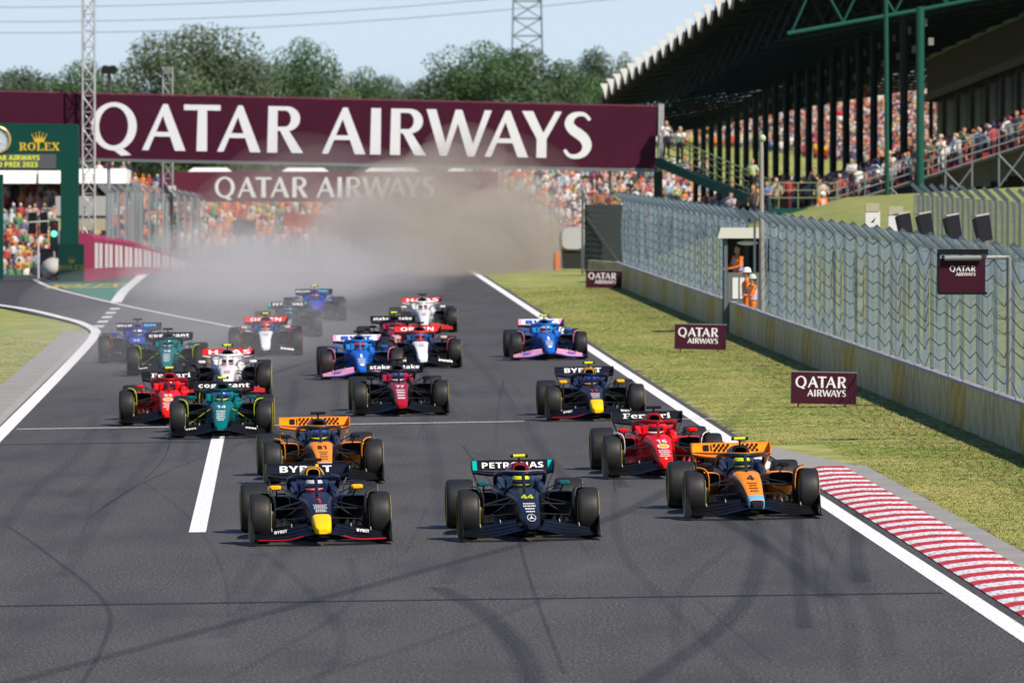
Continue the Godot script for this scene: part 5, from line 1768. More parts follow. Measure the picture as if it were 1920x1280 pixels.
func make_left_side():
	var gr := mat(.004, .055, .042, .45)
	var gd := mat(.004, .035, .028, .5)
	var gold := mat(.70, .47, .04, .4)
	var a := thing("clock_arch", "dark green arch over the pit exit with clock, crown and gold lettering", "arch", Vector3(-19.0, gy(-19, 366), -366))
	var gy0 := a.position.y
	var b := MB.new()
	# one leg and the cross beam with a rounded outer corner
	var prof := [Vector3(.38, 0, 0), Vector3(.42, 6.35 - gy0, 0), Vector3(.30, 6.46 - gy0, 0), Vector3(-12, 6.62 - gy0, 0), Vector3(-12, 4.50 - gy0, 0), Vector3(-.36, 4.46 - gy0, 0), Vector3(-.36, 0, 0)]
	var tris := [[0, 1, 5, 6], [1, 2, 3, 5], [3, 4, 5, 5]]
	for z in [.35, -.35]:
		for q in tris: b.quad(prof[q[0]] + Vector3(0, 0, z), prof[q[1]] + Vector3(0, 0, z), prof[q[2]] + Vector3(0, 0, z), prof[q[3]] + Vector3(0, 0, z))
	for i in prof.size():
		var p: Vector3 = prof[i]
		var n: Vector3 = prof[(i + 1) % prof.size()]
		b.quad(p + Vector3(0, 0, .35), n + Vector3(0, 0, .35), n + Vector3(0, 0, -.35), p + Vector3(0, 0, -.35))
	obj("frame", b.done(), gr, a)
	b = MB.new()
	b.box(Vector3(-3.2, 2.2 - gy0 * .5, 0), Vector3(.7, 4.5, .7))
	obj("leg", b.done(), gr, a)
	b = MB.new()
	b.box(Vector3(.10, .80, .45), Vector3(1.10, 1.62, .30))
	obj("base_block", b.done(), gd, a)
	var w := obj("lettering", text_mesh("ROLEX", .34, "Droid Serif"), gold, a, Vector3(-1.27, 5.49 - gy0, .36))
	w.scale = Vector3(1.05, 1, 1)
	obj("lettering", text_mesh("ROLEX", .19, "Droid Serif"), mat(.10, .12, .02, .6), a, Vector3(.12, .62, .61)).scale = Vector3(1.2, 1, 1)
	var crown := MB.new()
	for i in 5:
		var x := (i - 2) * .085
		var top := Vector3((i - 2) * .155, .42 - absf(i - 2) * .05, 0)
		crown.tri(Vector3(x - .05, .08, 0), top, Vector3(x + .05, .08, 0))
		crown.ellipsoid(top, Vector3(.03, .03, .012), 8, 4)
	crown.quad(Vector3(-.20, 0, .002), Vector3(-.22, .10, .002), Vector3(.22, .10, .002), Vector3(.20, 0, .002))
	var cm := crown.done()
	obj("crown_emblem", cm, gold, a, Vector3(-1.27, 5.68 - gy0, .365))
	obj("crown_emblem", cm, mat(.10, .12, .02, .6), a, Vector3(.12, .82, .61)).scale = Vector3(.55, .55, 1)
	b = MB.new()
	b.loft([ring_at(.36, .60, 5.18 - gy0, 6.38 - gy0, 28, 1.0, -3.08), ring_at(.48, .60, 5.18 - gy0, 6.38 - gy0, 28, 1.0, -3.08), ring_at(.48, .50, 5.28 - gy0, 6.28 - gy0, 28, 1.0, -3.08), ring_at(.40, .50, 5.28 - gy0, 6.28 - gy0, 28, 1.0, -3.08)], true, false)
	var ck := obj("clock_rim", b.done(), mat(.75, .55, .25, .3, .5), a)
	b = MB.new()
	b.fan(ring_at(.41, .50, 5.28 - gy0, 6.28 - gy0, 28, 1.0, -3.08))
	obj("clock_face", b.done(), mat(.45, .55, .62, .4), ck)
	b = MB.new()
	b.box(Vector3(-3.02, 5.98 - gy0, .43), Vector3(.04, .38, .01), Basis(Vector3.BACK, -.2))
	b.box(Vector3(-2.95, 5.72 - gy0, .43), Vector3(.30, .05, .01), Basis(Vector3.BACK, -.5))
	for i in 12:
		var an := TAU * i / 12
		b.box(Vector3(-3.08 + sin(an) * .43, 5.78 - gy0 + cos(an) * .43, .43), Vector3(.03, .09, .01), Basis(Vector3.BACK, -an))
	obj("clock_hands", b.done(), mat(.8, .8, .8, .4), ck)
	b = MB.new()
	b.box(Vector3(-2.6, 4.86 - gy0, .36), Vector3(4.1, .62, .06))
	var dp := obj("display_screen", b.done(), mat(.10, .10, .11, .4), a)
	var lm := StandardMaterial3D.new()
	lm.albedo_color = Color(.75, .8, .2)
	lm.emission_enabled = true
	lm.emission = Color(.80, .85, .25)
	lm.emission_energy_multiplier = .35
	obj("screen_lettering", text_mesh("QATAR AIRWAYS", .21), lm, dp, Vector3(-2.45, 5.01 - gy0, .395)).scale = Vector3(1.05, 1, 1)
	obj("screen_lettering", text_mesh("GRAND PRIX 2023", .21), lm, dp, Vector3(-2.62, 4.72 - gy0, .395)).scale = Vector3(1.05, 1, 1)
	# signal
	var sg := thing("pit_exit_signal", "black traffic signal with its green lamp lit beside the arch leg", "traffic light", Vector3(-19.98, gy(-20, 372), -372))
	b = MB.new()
	b.box(Vector3(0, 1.95, 0), Vector3(.36, 1.25, .2))
	obj("housing", b.done(), mat(.01, .02, .018, .5), sg)
	b = MB.new()
	b.tube([Vector3(0, 0, 0), Vector3(0, 1.35, 0)], .05, 8)
	b.tube([Vector3(-.02, 2.6, 0), Vector3(-.02, 3.1, 0), Vector3(-.5, 3.12, 0)], .03, 6)
	obj("post", b.done(), mat(.3, .32, .33, .5), sg)
	b = MB.new()
	b.ellipsoid(Vector3(0, 2.0, .11), Vector3(.135, .135, .05), 14, 8)
	var gl := StandardMaterial3D.new()
	gl.albedo_color = Color(.2, .8, .6)
	gl.emission_enabled = true
	gl.emission = Color(.45, 1.0, .82)
	gl.emission_energy_multiplier = 1.3
	obj("green_lamp", b.done(), gl, sg)
	b = MB.new()
	b.ellipsoid(Vector3(0, 2.36, .11), Vector3(.12, .12, .03), 12, 6)
	obj("red_lamp", b.done(), mat(.08, .01, .01, .3), sg)
	var glow := OmniLight3D.new()
	glow.name = "signal_light"
	glow.light_color = Color(.45, 1.0, .82)
	glow.light_energy = .05
	glow.light_size = .12
	glow.omni_range = 12.0
	glow.shadow_enabled = true
	sg.add_child(glow)
	glow.position = Vector3(0, 2.0, .3)
	var bb := thing("light_panel", "pair of black light panels on a thin arm left of the green signal", "sign", Vector3(-20.9, gy(-21, 376), -376))
	for s in [-.25, .25]:
		b = MB.new()
		b.box(Vector3(s, 2.45, 0), Vector3(.34, .95, .12))
		obj("panel", b.done(), mat(.012, .012, .014, .4), bb)
	b = MB.new()
	b.beam(Vector3(-.4, 2.5, .08), Vector3(.5, 2.55, .08), .05)
	b.tube([Vector3(0, 0, -.1), Vector3(0, 2.9, -.1)], .05, 6)
	obj("bracket", b.done(), mat(.6, .6, .6, .5), bb)
	var bx := thing("black_crate", "black crate standing on the ground beside the white tyre bags", "crate", Vector3(-20.55, gy(-20.5, 380), -380))
	b = MB.new()
	b.box(Vector3(0, .62, 0), Vector3(.95, 1.24, .8))
	obj("box", b.done(), mat(.014, .014, .02, .5), bx)
	b = MB.new()
	b.box(Vector3(0, 1.27, 0), Vector3(1.0, .06, .85))
	obj("lid", b.done(), mat(.03, .03, .035, .5), bx)
	var tb := thing("white_barrier_bag", "rounded dirty white barrier bag at the foot of the green arch", "barrier", Vector3(-19.9, gy(-19.9, 370), -370))
	b = MB.new()
	b.ellipsoid(Vector3(0, .48, 0), Vector3(.55, .52, 1.1), 16, 10)
	obj("bag", b.done(), mat(.42, .42, .40, .7), tb)
	b = MB.new()
	b.tube(curve3([Vector3(-.56, .35, .3), Vector3(-.45, .75, .3), Vector3(0, 1.0, .3), Vector3(.45, .75, .3), Vector3(.56, .35, .3)], 4), .03, 6)
	obj("strap", b.done(), mat(.2, .2, .2, .7), tb)
	# padded barrier between pit exit and track, red edged with white stripes
	var br := thing("padded_barrier", "dark pink padded barrier with white stripes tapering away from the green arch", "barrier", Vector3(-18.15, gy(-18, 366), -367))
	var n := 12
	var hgt := func(f: float) -> float: return lerpf(2.05, .25, f) + .16 * sin(f * PI)
	for i in n:
		b = MB.new()
		var f0 := float(i) / n
		var f1 := float(i + 1) / n - .012
		var ring := func(f: float) -> Array:
			var z := -46.0 * f
			var x := 3.1 * f - .2
			var y := -drop(367 + 46 * f)
			return [Vector3(x - .5, y, z), Vector3(x + .35, y, z), Vector3(x + .35, y + hgt.call(f) * .9, z), Vector3(x + .15, y + hgt.call(f), z), Vector3(x - .35, y + hgt.call(f), z), Vector3(x - .5, y + hgt.call(f) * .85, z)]
		b.loft([ring.call(f0), ring.call(f1)], true, true, false)
		obj("pad", b.done(), mat(.30, .04, .10, .6), br)
		if i < 10:
			b = MB.new()
			for s in 2:
				var a0 := lerpf(f0, f1, .08 + s * .5)
				var a1 := lerpf(f0, f1, .46 + s * .5)
				var lo := 1.0 if i < 1 else .30
				b.quad(Vector3(3.1 * a0 + .16, -drop(367 + 46 * a0) + hgt.call(a0) * .26, -46 * a0), Vector3(3.1 * a0 + .16, -drop(367 + 46 * a0) + hgt.call(a0) * .80, -46 * a0), Vector3(3.1 * a1 + .16, -drop(367 + 46 * a1) + hgt.call(a1) * .80, -46 * a1), Vector3(3.1 * a1 + .16, -drop(367 + 46 * a1) + hgt.call(a1) * .26, -46 * a1))
			obj("white_stripe", b.done(), mat(.62, .60, .60, .6), br)
	# fence behind it
	var fe := thing("pit_wall_fence", "grey wire fence receding behind the padded barrier on the left", "fence", Vector3(-18.2, gy(-18, 372), -372))
	for i in 14:
		var tr := Transform3D(Basis(Vector3.UP, -.045), Vector3(.045 * i * 4.0 + (0.5 if i == 0 else 0.3), .5 - drop(372 + i * 4.0), -i * 4.0))
		var o := obj("post", WM.fence_post, mat(.22, .25, .27, .5, .2), fe)
		o.transform = tr
		obj("wire_panel", WM.fence_panel, mat(.22, .26, .28, .6), fe).transform = tr
		obj("wire_hood", WM.fence_hood, mat(.22, .26, .28, .6), fe).transform = tr
	# grey hut roof behind the arch leg
	var hu := thing("grey_cabin", "small beige and grey cabin behind the arch leg", "cabin", Vector3(-22.3, gy(-22, 425), -425))
	b = MB.new()
	b.box(Vector3(1.0, 3.55, 0), Vector3(2.8, .95, 2.2))
	obj("roof_box", b.done(), mat(.40, .41, .40, .7), hu)
	b = MB.new()
	b.box(Vector3(1.0, 2.7, 0), Vector3(2.6, .72, 2.0))
	obj("wall_band", b.done(), mat(.42, .37, .27, .8), hu)
	for s in [-.2, 2.2]:
		b = MB.new()
		b.box(Vector3(s, 1.15, 0), Vector3(.14, 2.4, .14))
		obj("post", b.done(), mat(.3, .3, .3, .6), hu)

# ------------------------------------------------------------------ far side: slopes, crowds, trees, pylon
func slope_sheet(x0: float, x1: float, rows_: Array) -> ArrayMesh:       # rows of [D, y]
	var b := MB.new()
	b.soft()
	for i in rows_.size() - 1:
		var n := 8
		for k in n:
			var a := lerpf(x0, x1, float(k) / n)
			var e := lerpf(x0, x1, float(k + 1) / n)
			b.quad(Vector3(a, rows_[i][1], -rows_[i][0]), Vector3(a, rows_[i + 1][1], -rows_[i + 1][0]), Vector3(e, rows_[i + 1][1], -rows_[i + 1][0]), Vector3(e, rows_[i][1], -rows_[i][0]))
	return b.done()

func crowd(called: String, label: String, spots: Array, orange: float, seatedness := 0.0):
	if not WM.has("body"):
		var b := MB.new()
		var rr := []
		var legs := []
		for q in [[0.0, .09, .07], [.45, .13, .10], [.88, .17, .12]]:
			var ring := []
			for i in 8: ring.append(Vector3(cos(TAU * i / 8) * q[1], q[0], sin(TAU * i / 8) * q[2]))
			legs.append(ring)
		b.col(Color(.22, .22, .26))
		b.loft(legs)
		b.col(Color.WHITE)
		for q in [[.86, .165, .12], [.95, .165, .125], [1.25, .22, .13], [1.40, .20, .11], [1.47, .07, .07]]:
			var ring := []
			for i in 8: ring.append(Vector3(cos(TAU * i / 8) * q[1], q[0], sin(TAU * i / 8) * q[2]))
			rr.append(ring)
		b.loft(rr)
		for s in [-1, 1]: b.tube([Vector3(s * .22, 1.36, 0), Vector3(s * .28, 1.08, .04), Vector3(s * .22, .98, .22)], [.06, .05, .04], 5)
		WM.body = b.done()
		b = MB.new()
		b.ellipsoid(Vector3(0, 1.60, 0), Vector3(.095, .13, .11), 8, 6)
		WM.head = b.done()
		var vm := StandardMaterial3D.new()
		vm.vertex_color_use_as_albedo = true
		vm.roughness = .85
		WM.body.surface_set_material(0, vm)
		WM.head.surface_set_material(0, vm)
	var shirts := [[.7, .7, .7], [.66, .65, .64], [.58, .56, .54], [.7, .68, .66], [.50, .06, .05], [.40, .05, .06], [.03, .04, .09], [.015, .018, .024], [.02, .022, .03], [.08, .12, .26], [.26, .26, .28], [.42, .34, .27], [.10, .11, .13], [.05, .05, .06], [.48, .44, .10], [.10, .26, .14], [.26, .38, .50], [.52, .30, .32], [.50, .38, .34]]
	var heads := [[.50, .30, .20], [.42, .25, .16], [.55, .36, .26], [.7, .7, .7], [.03, .02, .015], [.6, .18, .02], [.5, .03, .03], [.02, .03, .09], [.2, .12, .05]]
	var tr := []
	var c1 := []
	var c2 := []
	for p in spots:
		var s := rng.randf_range(.92, 1.08)
		tr.append(Transform3D(Basis(Vector3.UP, rng.randf_range(-.6, .6)).scaled(Vector3(s, s, s)), p + Vector3(rng.randf_range(-.12, .12), 0, rng.randf_range(-.1, .1))))
		var c: Array = [.66, .22, .06] if rng.randf() < orange else shirts[rng.randi() % shirts.size()]
		c1.append(Color(c[0], c[1], c[2]))
		c = [.66, .22, .06] if rng.randf() < orange * .3 else heads[rng.randi() % heads.size()]
		c2.append(Color(c[0], c[1], c[2]))
	var o := multi(called, WM.body, tr, c1, self, label, "crowd")
	multi("heads", WM.head, tr, c2, o)

func tree_meshes():
	for v in 4:
		var r := RandomNumberGenerator.new()
		r.seed = 100 + v
		# unit tree ten metres tall
		var b := MB.new()
		b.tube(curve3([Vector3(0, -.3, 0), Vector3(.1, 2.0, 0), Vector3(-.1, 4.5, .1), Vector3(.1, 7.0, 0)], 3), [.34, .30, .27, .25, .23, .21, .19, .16, .12, .08], 8)
		var ends := []
		for i in 17:
			var f := r.randf_range(.22, .95)
			var an := i * 2.4 + r.randf() * .5
			var reach: float = [3.4, 2.6, 3.0, 2.2][v] * sqrt(maxf(.08, 1.0 - pow(f * 1.25 - .55, 2.0) * 1.7)) * r.randf_range(.75, 1.1)
			var from := Vector3(0, 1.2 + f * 5.4, 0)
			var to := Vector3(cos(an) * reach, 2.0 + f * 7.6, sin(an) * reach)
			b.tube([from, from.lerp(to, .5) + Vector3(0, .2, 0), to], [.10, .06, .025], 5)
			ends.append([to, r.randf_range(1.0, 1.65)])
			ends.append([from.lerp(to, .6) + Vector3(r.randf_range(-.6, .6), .5, r.randf_range(-.6, .6)), r.randf_range(.9, 1.3)])
		ends.append([Vector3(0, 9.3, 0), 1.1])
		WM["trunk%d" % v] = b.done()
		var st := SurfaceTool.new()
		st.begin(Mesh.PRIMITIVE_TRIANGLES)
		st.set_smooth_group(-1)
		var tone: Array = [[.078, .125, .058], [.050, .115, .032], [.050, .090, .042], [.092, .145, .040]][v]
		for e in ends:
			var cs := r.randf_range(.8, 1.2)
			for k in 800:
				var dir := Vector3(r.randfn(), r.randfn(), r.randfn()).normalized()
				var p: Vector3 = e[0] + dir * e[1] * Vector3(1.1, .8, 1.1) * pow(r.randf(), .28)
				var a := Vector3(r.randfn(), r.randfn(), r.randfn()).normalized()
				var c := a.cross(dir).normalized()
				var sz := r.randf_range(.045, .105)
				var h := cs * r.randf_range(.85, 1.15)
				st.set_color(Color(tone[0] * h * r.randf_range(.9, 1.2), tone[1] * h, tone[2] * h))
				st.add_vertex(p - a * sz); st.add_vertex(p + c * sz * .6); st.add_vertex(p + a * sz)
				st.add_vertex(p - a * sz); st.add_vertex(p + a * sz); st.add_vertex(p - c * sz * .6)
		st.generate_normals()
		WM["crown%d" % v] = st.commit()

func make_backdrop():
	tree_meshes()
	var leaf := StandardMaterial3D.new()
	leaf.vertex_color_use_as_albedo = true
	leaf.roughness = .7
	leaf.backlight_enabled = true
	leaf.backlight = Color(.3, .34, .12)
	var bark := mat(.07, .055, .04, .9)
	var s800 := 16000.0
	# [pixel-free list] x, D, base y, height, variant, width factor, label
	var trees := [
		[-29.8, 800, -6.0, 23.4, 0, 1.15, "tall grey green tree, the biggest one left of centre"], [-26.2, 806, -6.0, 20.6, 0, .95, "tall grey green tree on the right flank of the biggest one"],
		[-20.4, 830, -6.0, 22.6, 1, 0.85, "tall tree with a ragged top standing between the biggest tree and the dip"], [-17.0, 835, -6.0, 18.8, 3, 0.9, "bright green round tree right of the ragged topped tree"],
		[-41.0, 815, -6.0, 20.2, 1, 1.2, "dark green tree behind the silver lattice mast"], [-36.2, 822, -6.0, 20.4, 3, 1.1, "yellow green tree just right of the silver lattice mast"], [-47.2, 820, -6.0, 19.6, 2, 1.15, "dark tree at the left edge above the arch"], [-51.5, 815, -6.0, 19.4, 2, 1.1, "low dark tree cut by the left frame edge"],
		[-12.4, 850, -6.0, 19.0, 2, 0.9, "small dark tree in the dip of the tree line"], [-8.6, 860, -6.0, 18.8, 2, 0.85, "dark small tree right of the dip in the tree line"], [-14.6, 845, -6.0, 19.8, 1, 0.8, "thin topped tree left of the dip in the tree line"],
		[-2.8, 840, -6.0, 22.4, 1, 1.15, "big green tree left of the steel pylon"], [1.4, 846, -6.0, 22.0, 2, 1.1, "dark green tree behind the steel pylon"], [5.2, 850, -6.0, 20.6, 1, 1.0, "green tree just right of the steel pylon"],
		[8.6, 856, -6.0, 22.0, 2, 0.6, "slender tree left of the grandstand roof tip"], [11.4, 860, -6.0, 21.4, 3, 0.5, "thin pale tree right beside the grandstand roof tip"], [-4.9, 852, -6.0, 20.2, 3, 0.9, "yellow green tree in front of the big one left of the pylon"], [7.8, 845, -6.0, 19.0, 1, 1.1, "low bushy tree under the slender one near the roof tip"],
		[15.5, 880, -6.0, 19.9, 2, 1.2, "dark tree hidden behind the far end of the grandstand roof"], [-33.2, 828, -6.0, 18.9, 2, 1.1, "low dark tree filling the gap left of the biggest tree"], [-23.4, 838, -6.0, 16.4, 2, 1.1, "dark tree behind the gap between the two tallest trees"]]
	for q in trees:
		var t := thing("broadleaf_tree", q[6], "tree", Vector3(q[0], q[2], -q[1]), "trees behind the sign bridge")
		var s: float = q[3] / 10.4
		t.rotation.y = q[0] * 1.7
		t.scale = Vector3(s * q[5] * .8, s, s * q[5] * .8)
		obj("trunk", WM["trunk%d" % q[4]], bark, t)
		obj("crown", WM["crown%d" % q[4]], leaf, t)
	var low := 0
	for x in [-46.0, -40.0, -34.5, -29.0, -23.5, -18.0, -12.5, -7.0, -1.5, 4.0]:
		var t := thing("broadleaf_tree", "low tree in the row under the tall tops, place %s from the left" % ["first", "second", "third", "fourth", "fifth", "sixth", "seventh", "eighth", "ninth", "tenth"][low], "tree", Vector3(x, -8.0, -790.0 - (low % 3) * 6.0), "low trees under the tall tree tops")
		t.scale = Vector3(1.6, 1.75, 1.6)
		t.rotation.y = x
		obj("trunk", WM["trunk%d" % (low % 4)], bark, t)
		obj("crown", WM["crown%d" % (low % 4)], leaf, t)
		low += 1
	# steel pylon and wires
	var py := thing("steel_pylon", "tall grey steel lattice pylon among the trees", "pylon", Vector3(1.75, -8.0, -980))
	obj("lattice", lattice(44.0, 4.6, .11, 22, .55), mat(.16, .20, .24, .5, .3), py)
	for q in [[30.0, -75.0, 21.0, 20.0, 26.0], [30.0, -75.0, 19.4, 20.0, 24.2], [30.0, -75.0, 18.2, 20.0, 22.8]]:
		var wi := thing("power_line", ["uppermost power line crossing the sky at upper left", "middle power line crossing the sky at upper left", "lowest power line crossing the sky at upper left"][[26.0, 24.2, 22.8].find(q[4])], "cable", Vector3(q[1], q[2], -960))
		var pts := []
		for k in 13:
			var f := k / 12.0
			pts.append(Vector3((q[3] - q[1]) * f, (q[4] - q[2]) * f - 2.2 * sin(f * PI) * .8, 0))
		var b := MB.new()
		b.tube(pts, .035, 4)
		obj("wire", b.done(), mat(.12, .13, .15, .6), wi)

	# slopes that carry the far crowds
	var hill_cap := func(x: float) -> float: return lerpf(7.4, 11.6, clampf((x - 14.0) / 26.0, 0.0, 1.0))
	var hill_y := func(x: float, dd: float) -> float:
		if dd > 900.0: return lerpf(hill_cap.call(x), -8.3, (dd - 900.0) / 60.0)
		return minf(hill_cap.call(x), -8.2 + (dd - 690.0) * .118 if dd < 800.0 else 4.78 + (dd - 800.0) * .10)
	var hb := MB.new()
	hb.soft()
	for i in 28:
		for k in 24:
			var d0 := 690.0 + i * 10.0
			var x0 := 8.0 + k * 3.0
			hb.quad(Vector3(x0, hill_y.call(x0, d0), -d0), Vector3(x0, hill_y.call(x0, d0 + 10), -d0 - 10), Vector3(x0 + 3, hill_y.call(x0 + 3, d0 + 10), -d0 - 10), Vector3(x0 + 3, hill_y.call(x0 + 3, d0), -d0))
	struct("far_hill", hb.done(), WM.grass_m)
	struct("far_bank", slope_sheet(-3.5, 16, [[600, -6.5], [630, -2.6], [668, 3.0], [690, 4.4], [720, -8.0]]), WM.grass_m)
	struct("far_bank_left", slope_sheet(-34, -12, [[600, -6.6], [630, -3.2], [660, 1.6], [675, 1.8], [700, -7.5]]), WM.grass_m)
	var spots := []
	for r in 70:
		var dd := 790.0 + r * 1.15
		for k in 62:
			var x := 13.2 + k * .5 + rng.randf() * .2
			var y: float = hill_y.call(x, dd)
			if y > lerpf(5.2, 3.4, clampf((x - 22.0) / 12.0, 0, 1)) and y < hill_cap.call(x) - .02 and rng.randf() < .9: spots.append(Vector3(x, y - .45, -dd))
	crowd("crowd", "dense sunlit crowd on the far hillside seen between the green columns", spots, .10)
	spots = []
	for r in 16:
		var d := 742.0 + r * 1.8
		for k in 66:
			if rng.randf() < .62: spots.append(Vector3(11.0 + k * .55, hill_y.call(11.0 + k * .55, d), -d))
	crowd("crowd", "crowd standing at the foot of the far hillside below the grass strip", spots, .22)
	spots = []
	for r in 24:
		var d := 632.0 + r * 1.55
		for k in 36:
			if rng.randf() < .85: spots.append(Vector3(-3.3 + k * .53, lerpf(-2.3, 2.9, r / 23.0), -d))
	crowd("crowd", "colourful crowd below the right half of the sign bridge", spots, .12)
	spots = []
	for r in 18:
		var d := 632.0 + r * 1.6
		for k in 38:
			if rng.randf() < .85: spots.append(Vector3(-33.5 + k * .55, lerpf(-2.9, 1.6, r / 17.0), -d))
	crowd("crowd", "orange tinted crowd below the left half of the sign bridge", spots, .38)

	# stand with a white awning seen through the arch
	var ls := thing("awning_stand", "spectator stand under a white awning seen through the green arch", "grandstand", Vector3(-34.0, -6.0, -590))
	var b := MB.new()
	b.loft([[Vector3(-12, 1.4, 16), Vector3(8, 1.4, 16), Vector3(8, -1.0, 16), Vector3(-12, -1.0, 16)], [Vector3(-12, 9.0, -8), Vector3(8, 9.0, -8), Vector3(8, -1.0, -8), Vector3(-12, -1.0, -8)]], true, true, false)
	obj("tiers", b.done(), mat(.15, .15, .15, .8), ls)
	for k in 3:
		b = MB.new()
		var x0 := -11.0 + k * 6.2
		b.loft([[Vector3(x0, 8.75, -9), Vector3(x0, 9.7, -7.5), Vector3(x0, 9.9, 2), Vector3(x0, 8.9, 3)], [Vector3(x0 + 6.0, 8.75, -9), Vector3(x0 + 6.0, 9.7, -7.5), Vector3(x0 + 6.0, 9.9, 2), Vector3(x0 + 6.0, 8.9, 3)]], true, true, false)
		obj("awning", b.done(), mat(.82, .82, .82, .7), ls)
		b = MB.new()
		b.tube([Vector3(x0 + 3.0, 5, -4), Vector3(x0 + 3.0, 8.8, -2)], .12, 6)
		obj("awning_post", b.done(), mat(.5, .5, .5, .6), ls)
	b = MB.new()
	b.box(Vector3(-2, 2.9, 13.5), Vector3(18, .3, .1))
	obj("red_rail", b.done(), mat(.45, .03, .04, .6), ls)
	spots = []
	for r in 20:
		for k in 36:
			if rng.randf() < .93: spots.append(Vector3(-46.0 + k * .55, -4.2 + r * .36, -575.0 - r * 1.15))
	crowd("crowd", "dense crowd under the white awning seen through the arch", spots, .14)
	var fl := 0
	for q in [[6.9, 2.7, -664.0, [.75, .30, .02], [.7, .5, .03], "orange and yellow flag waved above the crowd below the bridge"], [30.5, 6.6, -806.0, [.6, .03, .03], [.72, .72, .72], "red and white flag among the far hillside crowd"], [27.6, 3.4, -786.0, [.72, .45, .02], [.5, .03, .02], "yellow and red flag at the foot of the far hillside crowd"]]:
		var fg := thing("waved_flag", q[5], "flag", Vector3(q[0], q[1], q[2]))
		b = MB.new()
		b.tube([Vector3(0, 0, 0), Vector3(.2, 2.2, 0)], .02, 5)
		obj("staff", b.done(), mat(.4, .4, .4, .6), fg)
		for h in 2:
			b = MB.new()
			var cl := []
			for i in 7:
				var f := i / 6.0
				cl.append([Vector3(.2 + f * 1.3, 2.2 - h * .5 - .25 * f, .12 * sin(f * 7.0)), Vector3(.2 + f * 1.3, 1.7 - h * .5 - .25 * f, .12 * sin(f * 7.0 + .4)), Vector3(.2 + f * 1.3, 1.7 - h * .5 - .25 * f, .12 * sin(f * 7.0 + .4) - .01), Vector3(.2 + f * 1.3, 2.2 - h * .5 - .25 * f, .12 * sin(f * 7.0) - .01)])
			b.loft(cl)
			obj("cloth", b.done(), mat(q[3 + h][0], q[3 + h][1], q[3 + h][2], .8), fg)
		fl += 1
	# tents above the crowd, far banners
	var ti := 0
	for q in [[-9.4, 3.3, 3.0], [-5.2, 3.3, 3.6], [-1.6, 3.25, 2.6], [-14.0, 3.4, 2.8], [-32.5, 3.0, 5.5]]:
		var tt := thing("white_tent", ["white tent roof under the bridge, left one of the middle three", "widest white tent roof under the middle of the bridge", "white tent roof under the bridge, right one of the middle three", "white tent roof under the bridge nearest to the left pole", "broad white tent roof beside the lattice mast"][ti], "tent", Vector3(q[0] * 1.75 - 1.0, -6.0, -720))
		b = MB.new()
		b.loft([[Vector3(-q[2], 8.6, 2.0), Vector3(q[2], 8.6, 2.0), Vector3(q[2] * .5, 9.6, 0), Vector3(-q[2] * .5, 9.6, 0)], [Vector3(-q[2], 8.6, -2.0), Vector3(q[2], 8.6, -2.0), Vector3(q[2] * .5, 9.6, -.2), Vector3(-q[2] * .5, 9.6, -.2)]], true, true, false)
		obj("canopy", b.done(), mat(.75, .75, .75, .7), tt)
		b = MB.new()
		for s in [-1, 1]: b.tube([Vector3(s * q[2] * .95, 0, 1.9), Vector3(s * q[2] * .95, 8.6, 1.9)], .06, 5)
		obj("poles", b.done(), mat(.4, .4, .4, .6), tt)
		ti += 1
	var far := thing("far_banner", "smaller maroon banner with white capitals beyond the bridge, half lost in dust", "sign", Vector3(-16.2, 0, -620))
	b = MB.new()
	b.box(Vector3(2.9, 2.5, 0), Vector3(24.6, 2.2, .4))
	obj("panel", b.done(), mat(.11, .018, .045, .6), far)
	obj("lettering", one_line(1.48), mat(.72, .74, .76, .6), far, Vector3(-5.4, 1.72, .21))
	for s in [-9.0, 14.8]:
		b = MB.new()
		b.tube([Vector3(s, -6.5, 0), Vector3(s, 1.5, 0)], .2, 8)
		obj("post", b.done(), mat(.25, .28, .3, .6), far)
	b = MB.new()
	b.box(Vector3(-8.5, 2.2, .3), Vector3(.55, .75, .3))
	obj("lamp_box", b.done(), mat(.6, .6, .6, .5), far)
	var lowb := thing("barrier_banner", "long maroon barrier banner with pale capitals low in the dust", "sign", Vector3(-15.0, -1.9, -470))
	b = MB.new()
	b.box(Vector3(0, .8, 0), Vector3(9.0, 1.1, .3))
	obj("panel", b.done(), mat(.11, .02, .05, .6), lowb)
	obj("lettering", one_line(.57), mat(.6, .6, .62, .6), lowb, Vector3(-2.6, .5, .16))
	var ts := thing("timing_board", "small dark board on legs left of the dust cloud beyond the bridge", "sign", Vector3(-15.6, -5.5, -560))
	b = MB.new()
	b.box(Vector3(-2.0, 5.6, 0), Vector3(1.5, 1.0, .3))
	obj("panel", b.done(), mat(.05, .045, .06, .6), ts)
	b = MB.new()
	b.box(Vector3(2.2, 6.1, 0), Vector3(3.2, .8, .3))
	obj("red_panel", b.done(), mat(.35, .04, .03, .6), ts)
	for s in [-2.4, -1.6, 1.2, 3.2]:
		b = MB.new()
		b.tube([Vector3(s, 0, 0), Vector3(s, 5.6, 0)], .08, 6)
		obj("leg", b.done(), mat(.1, .1, .1, .6), ts)

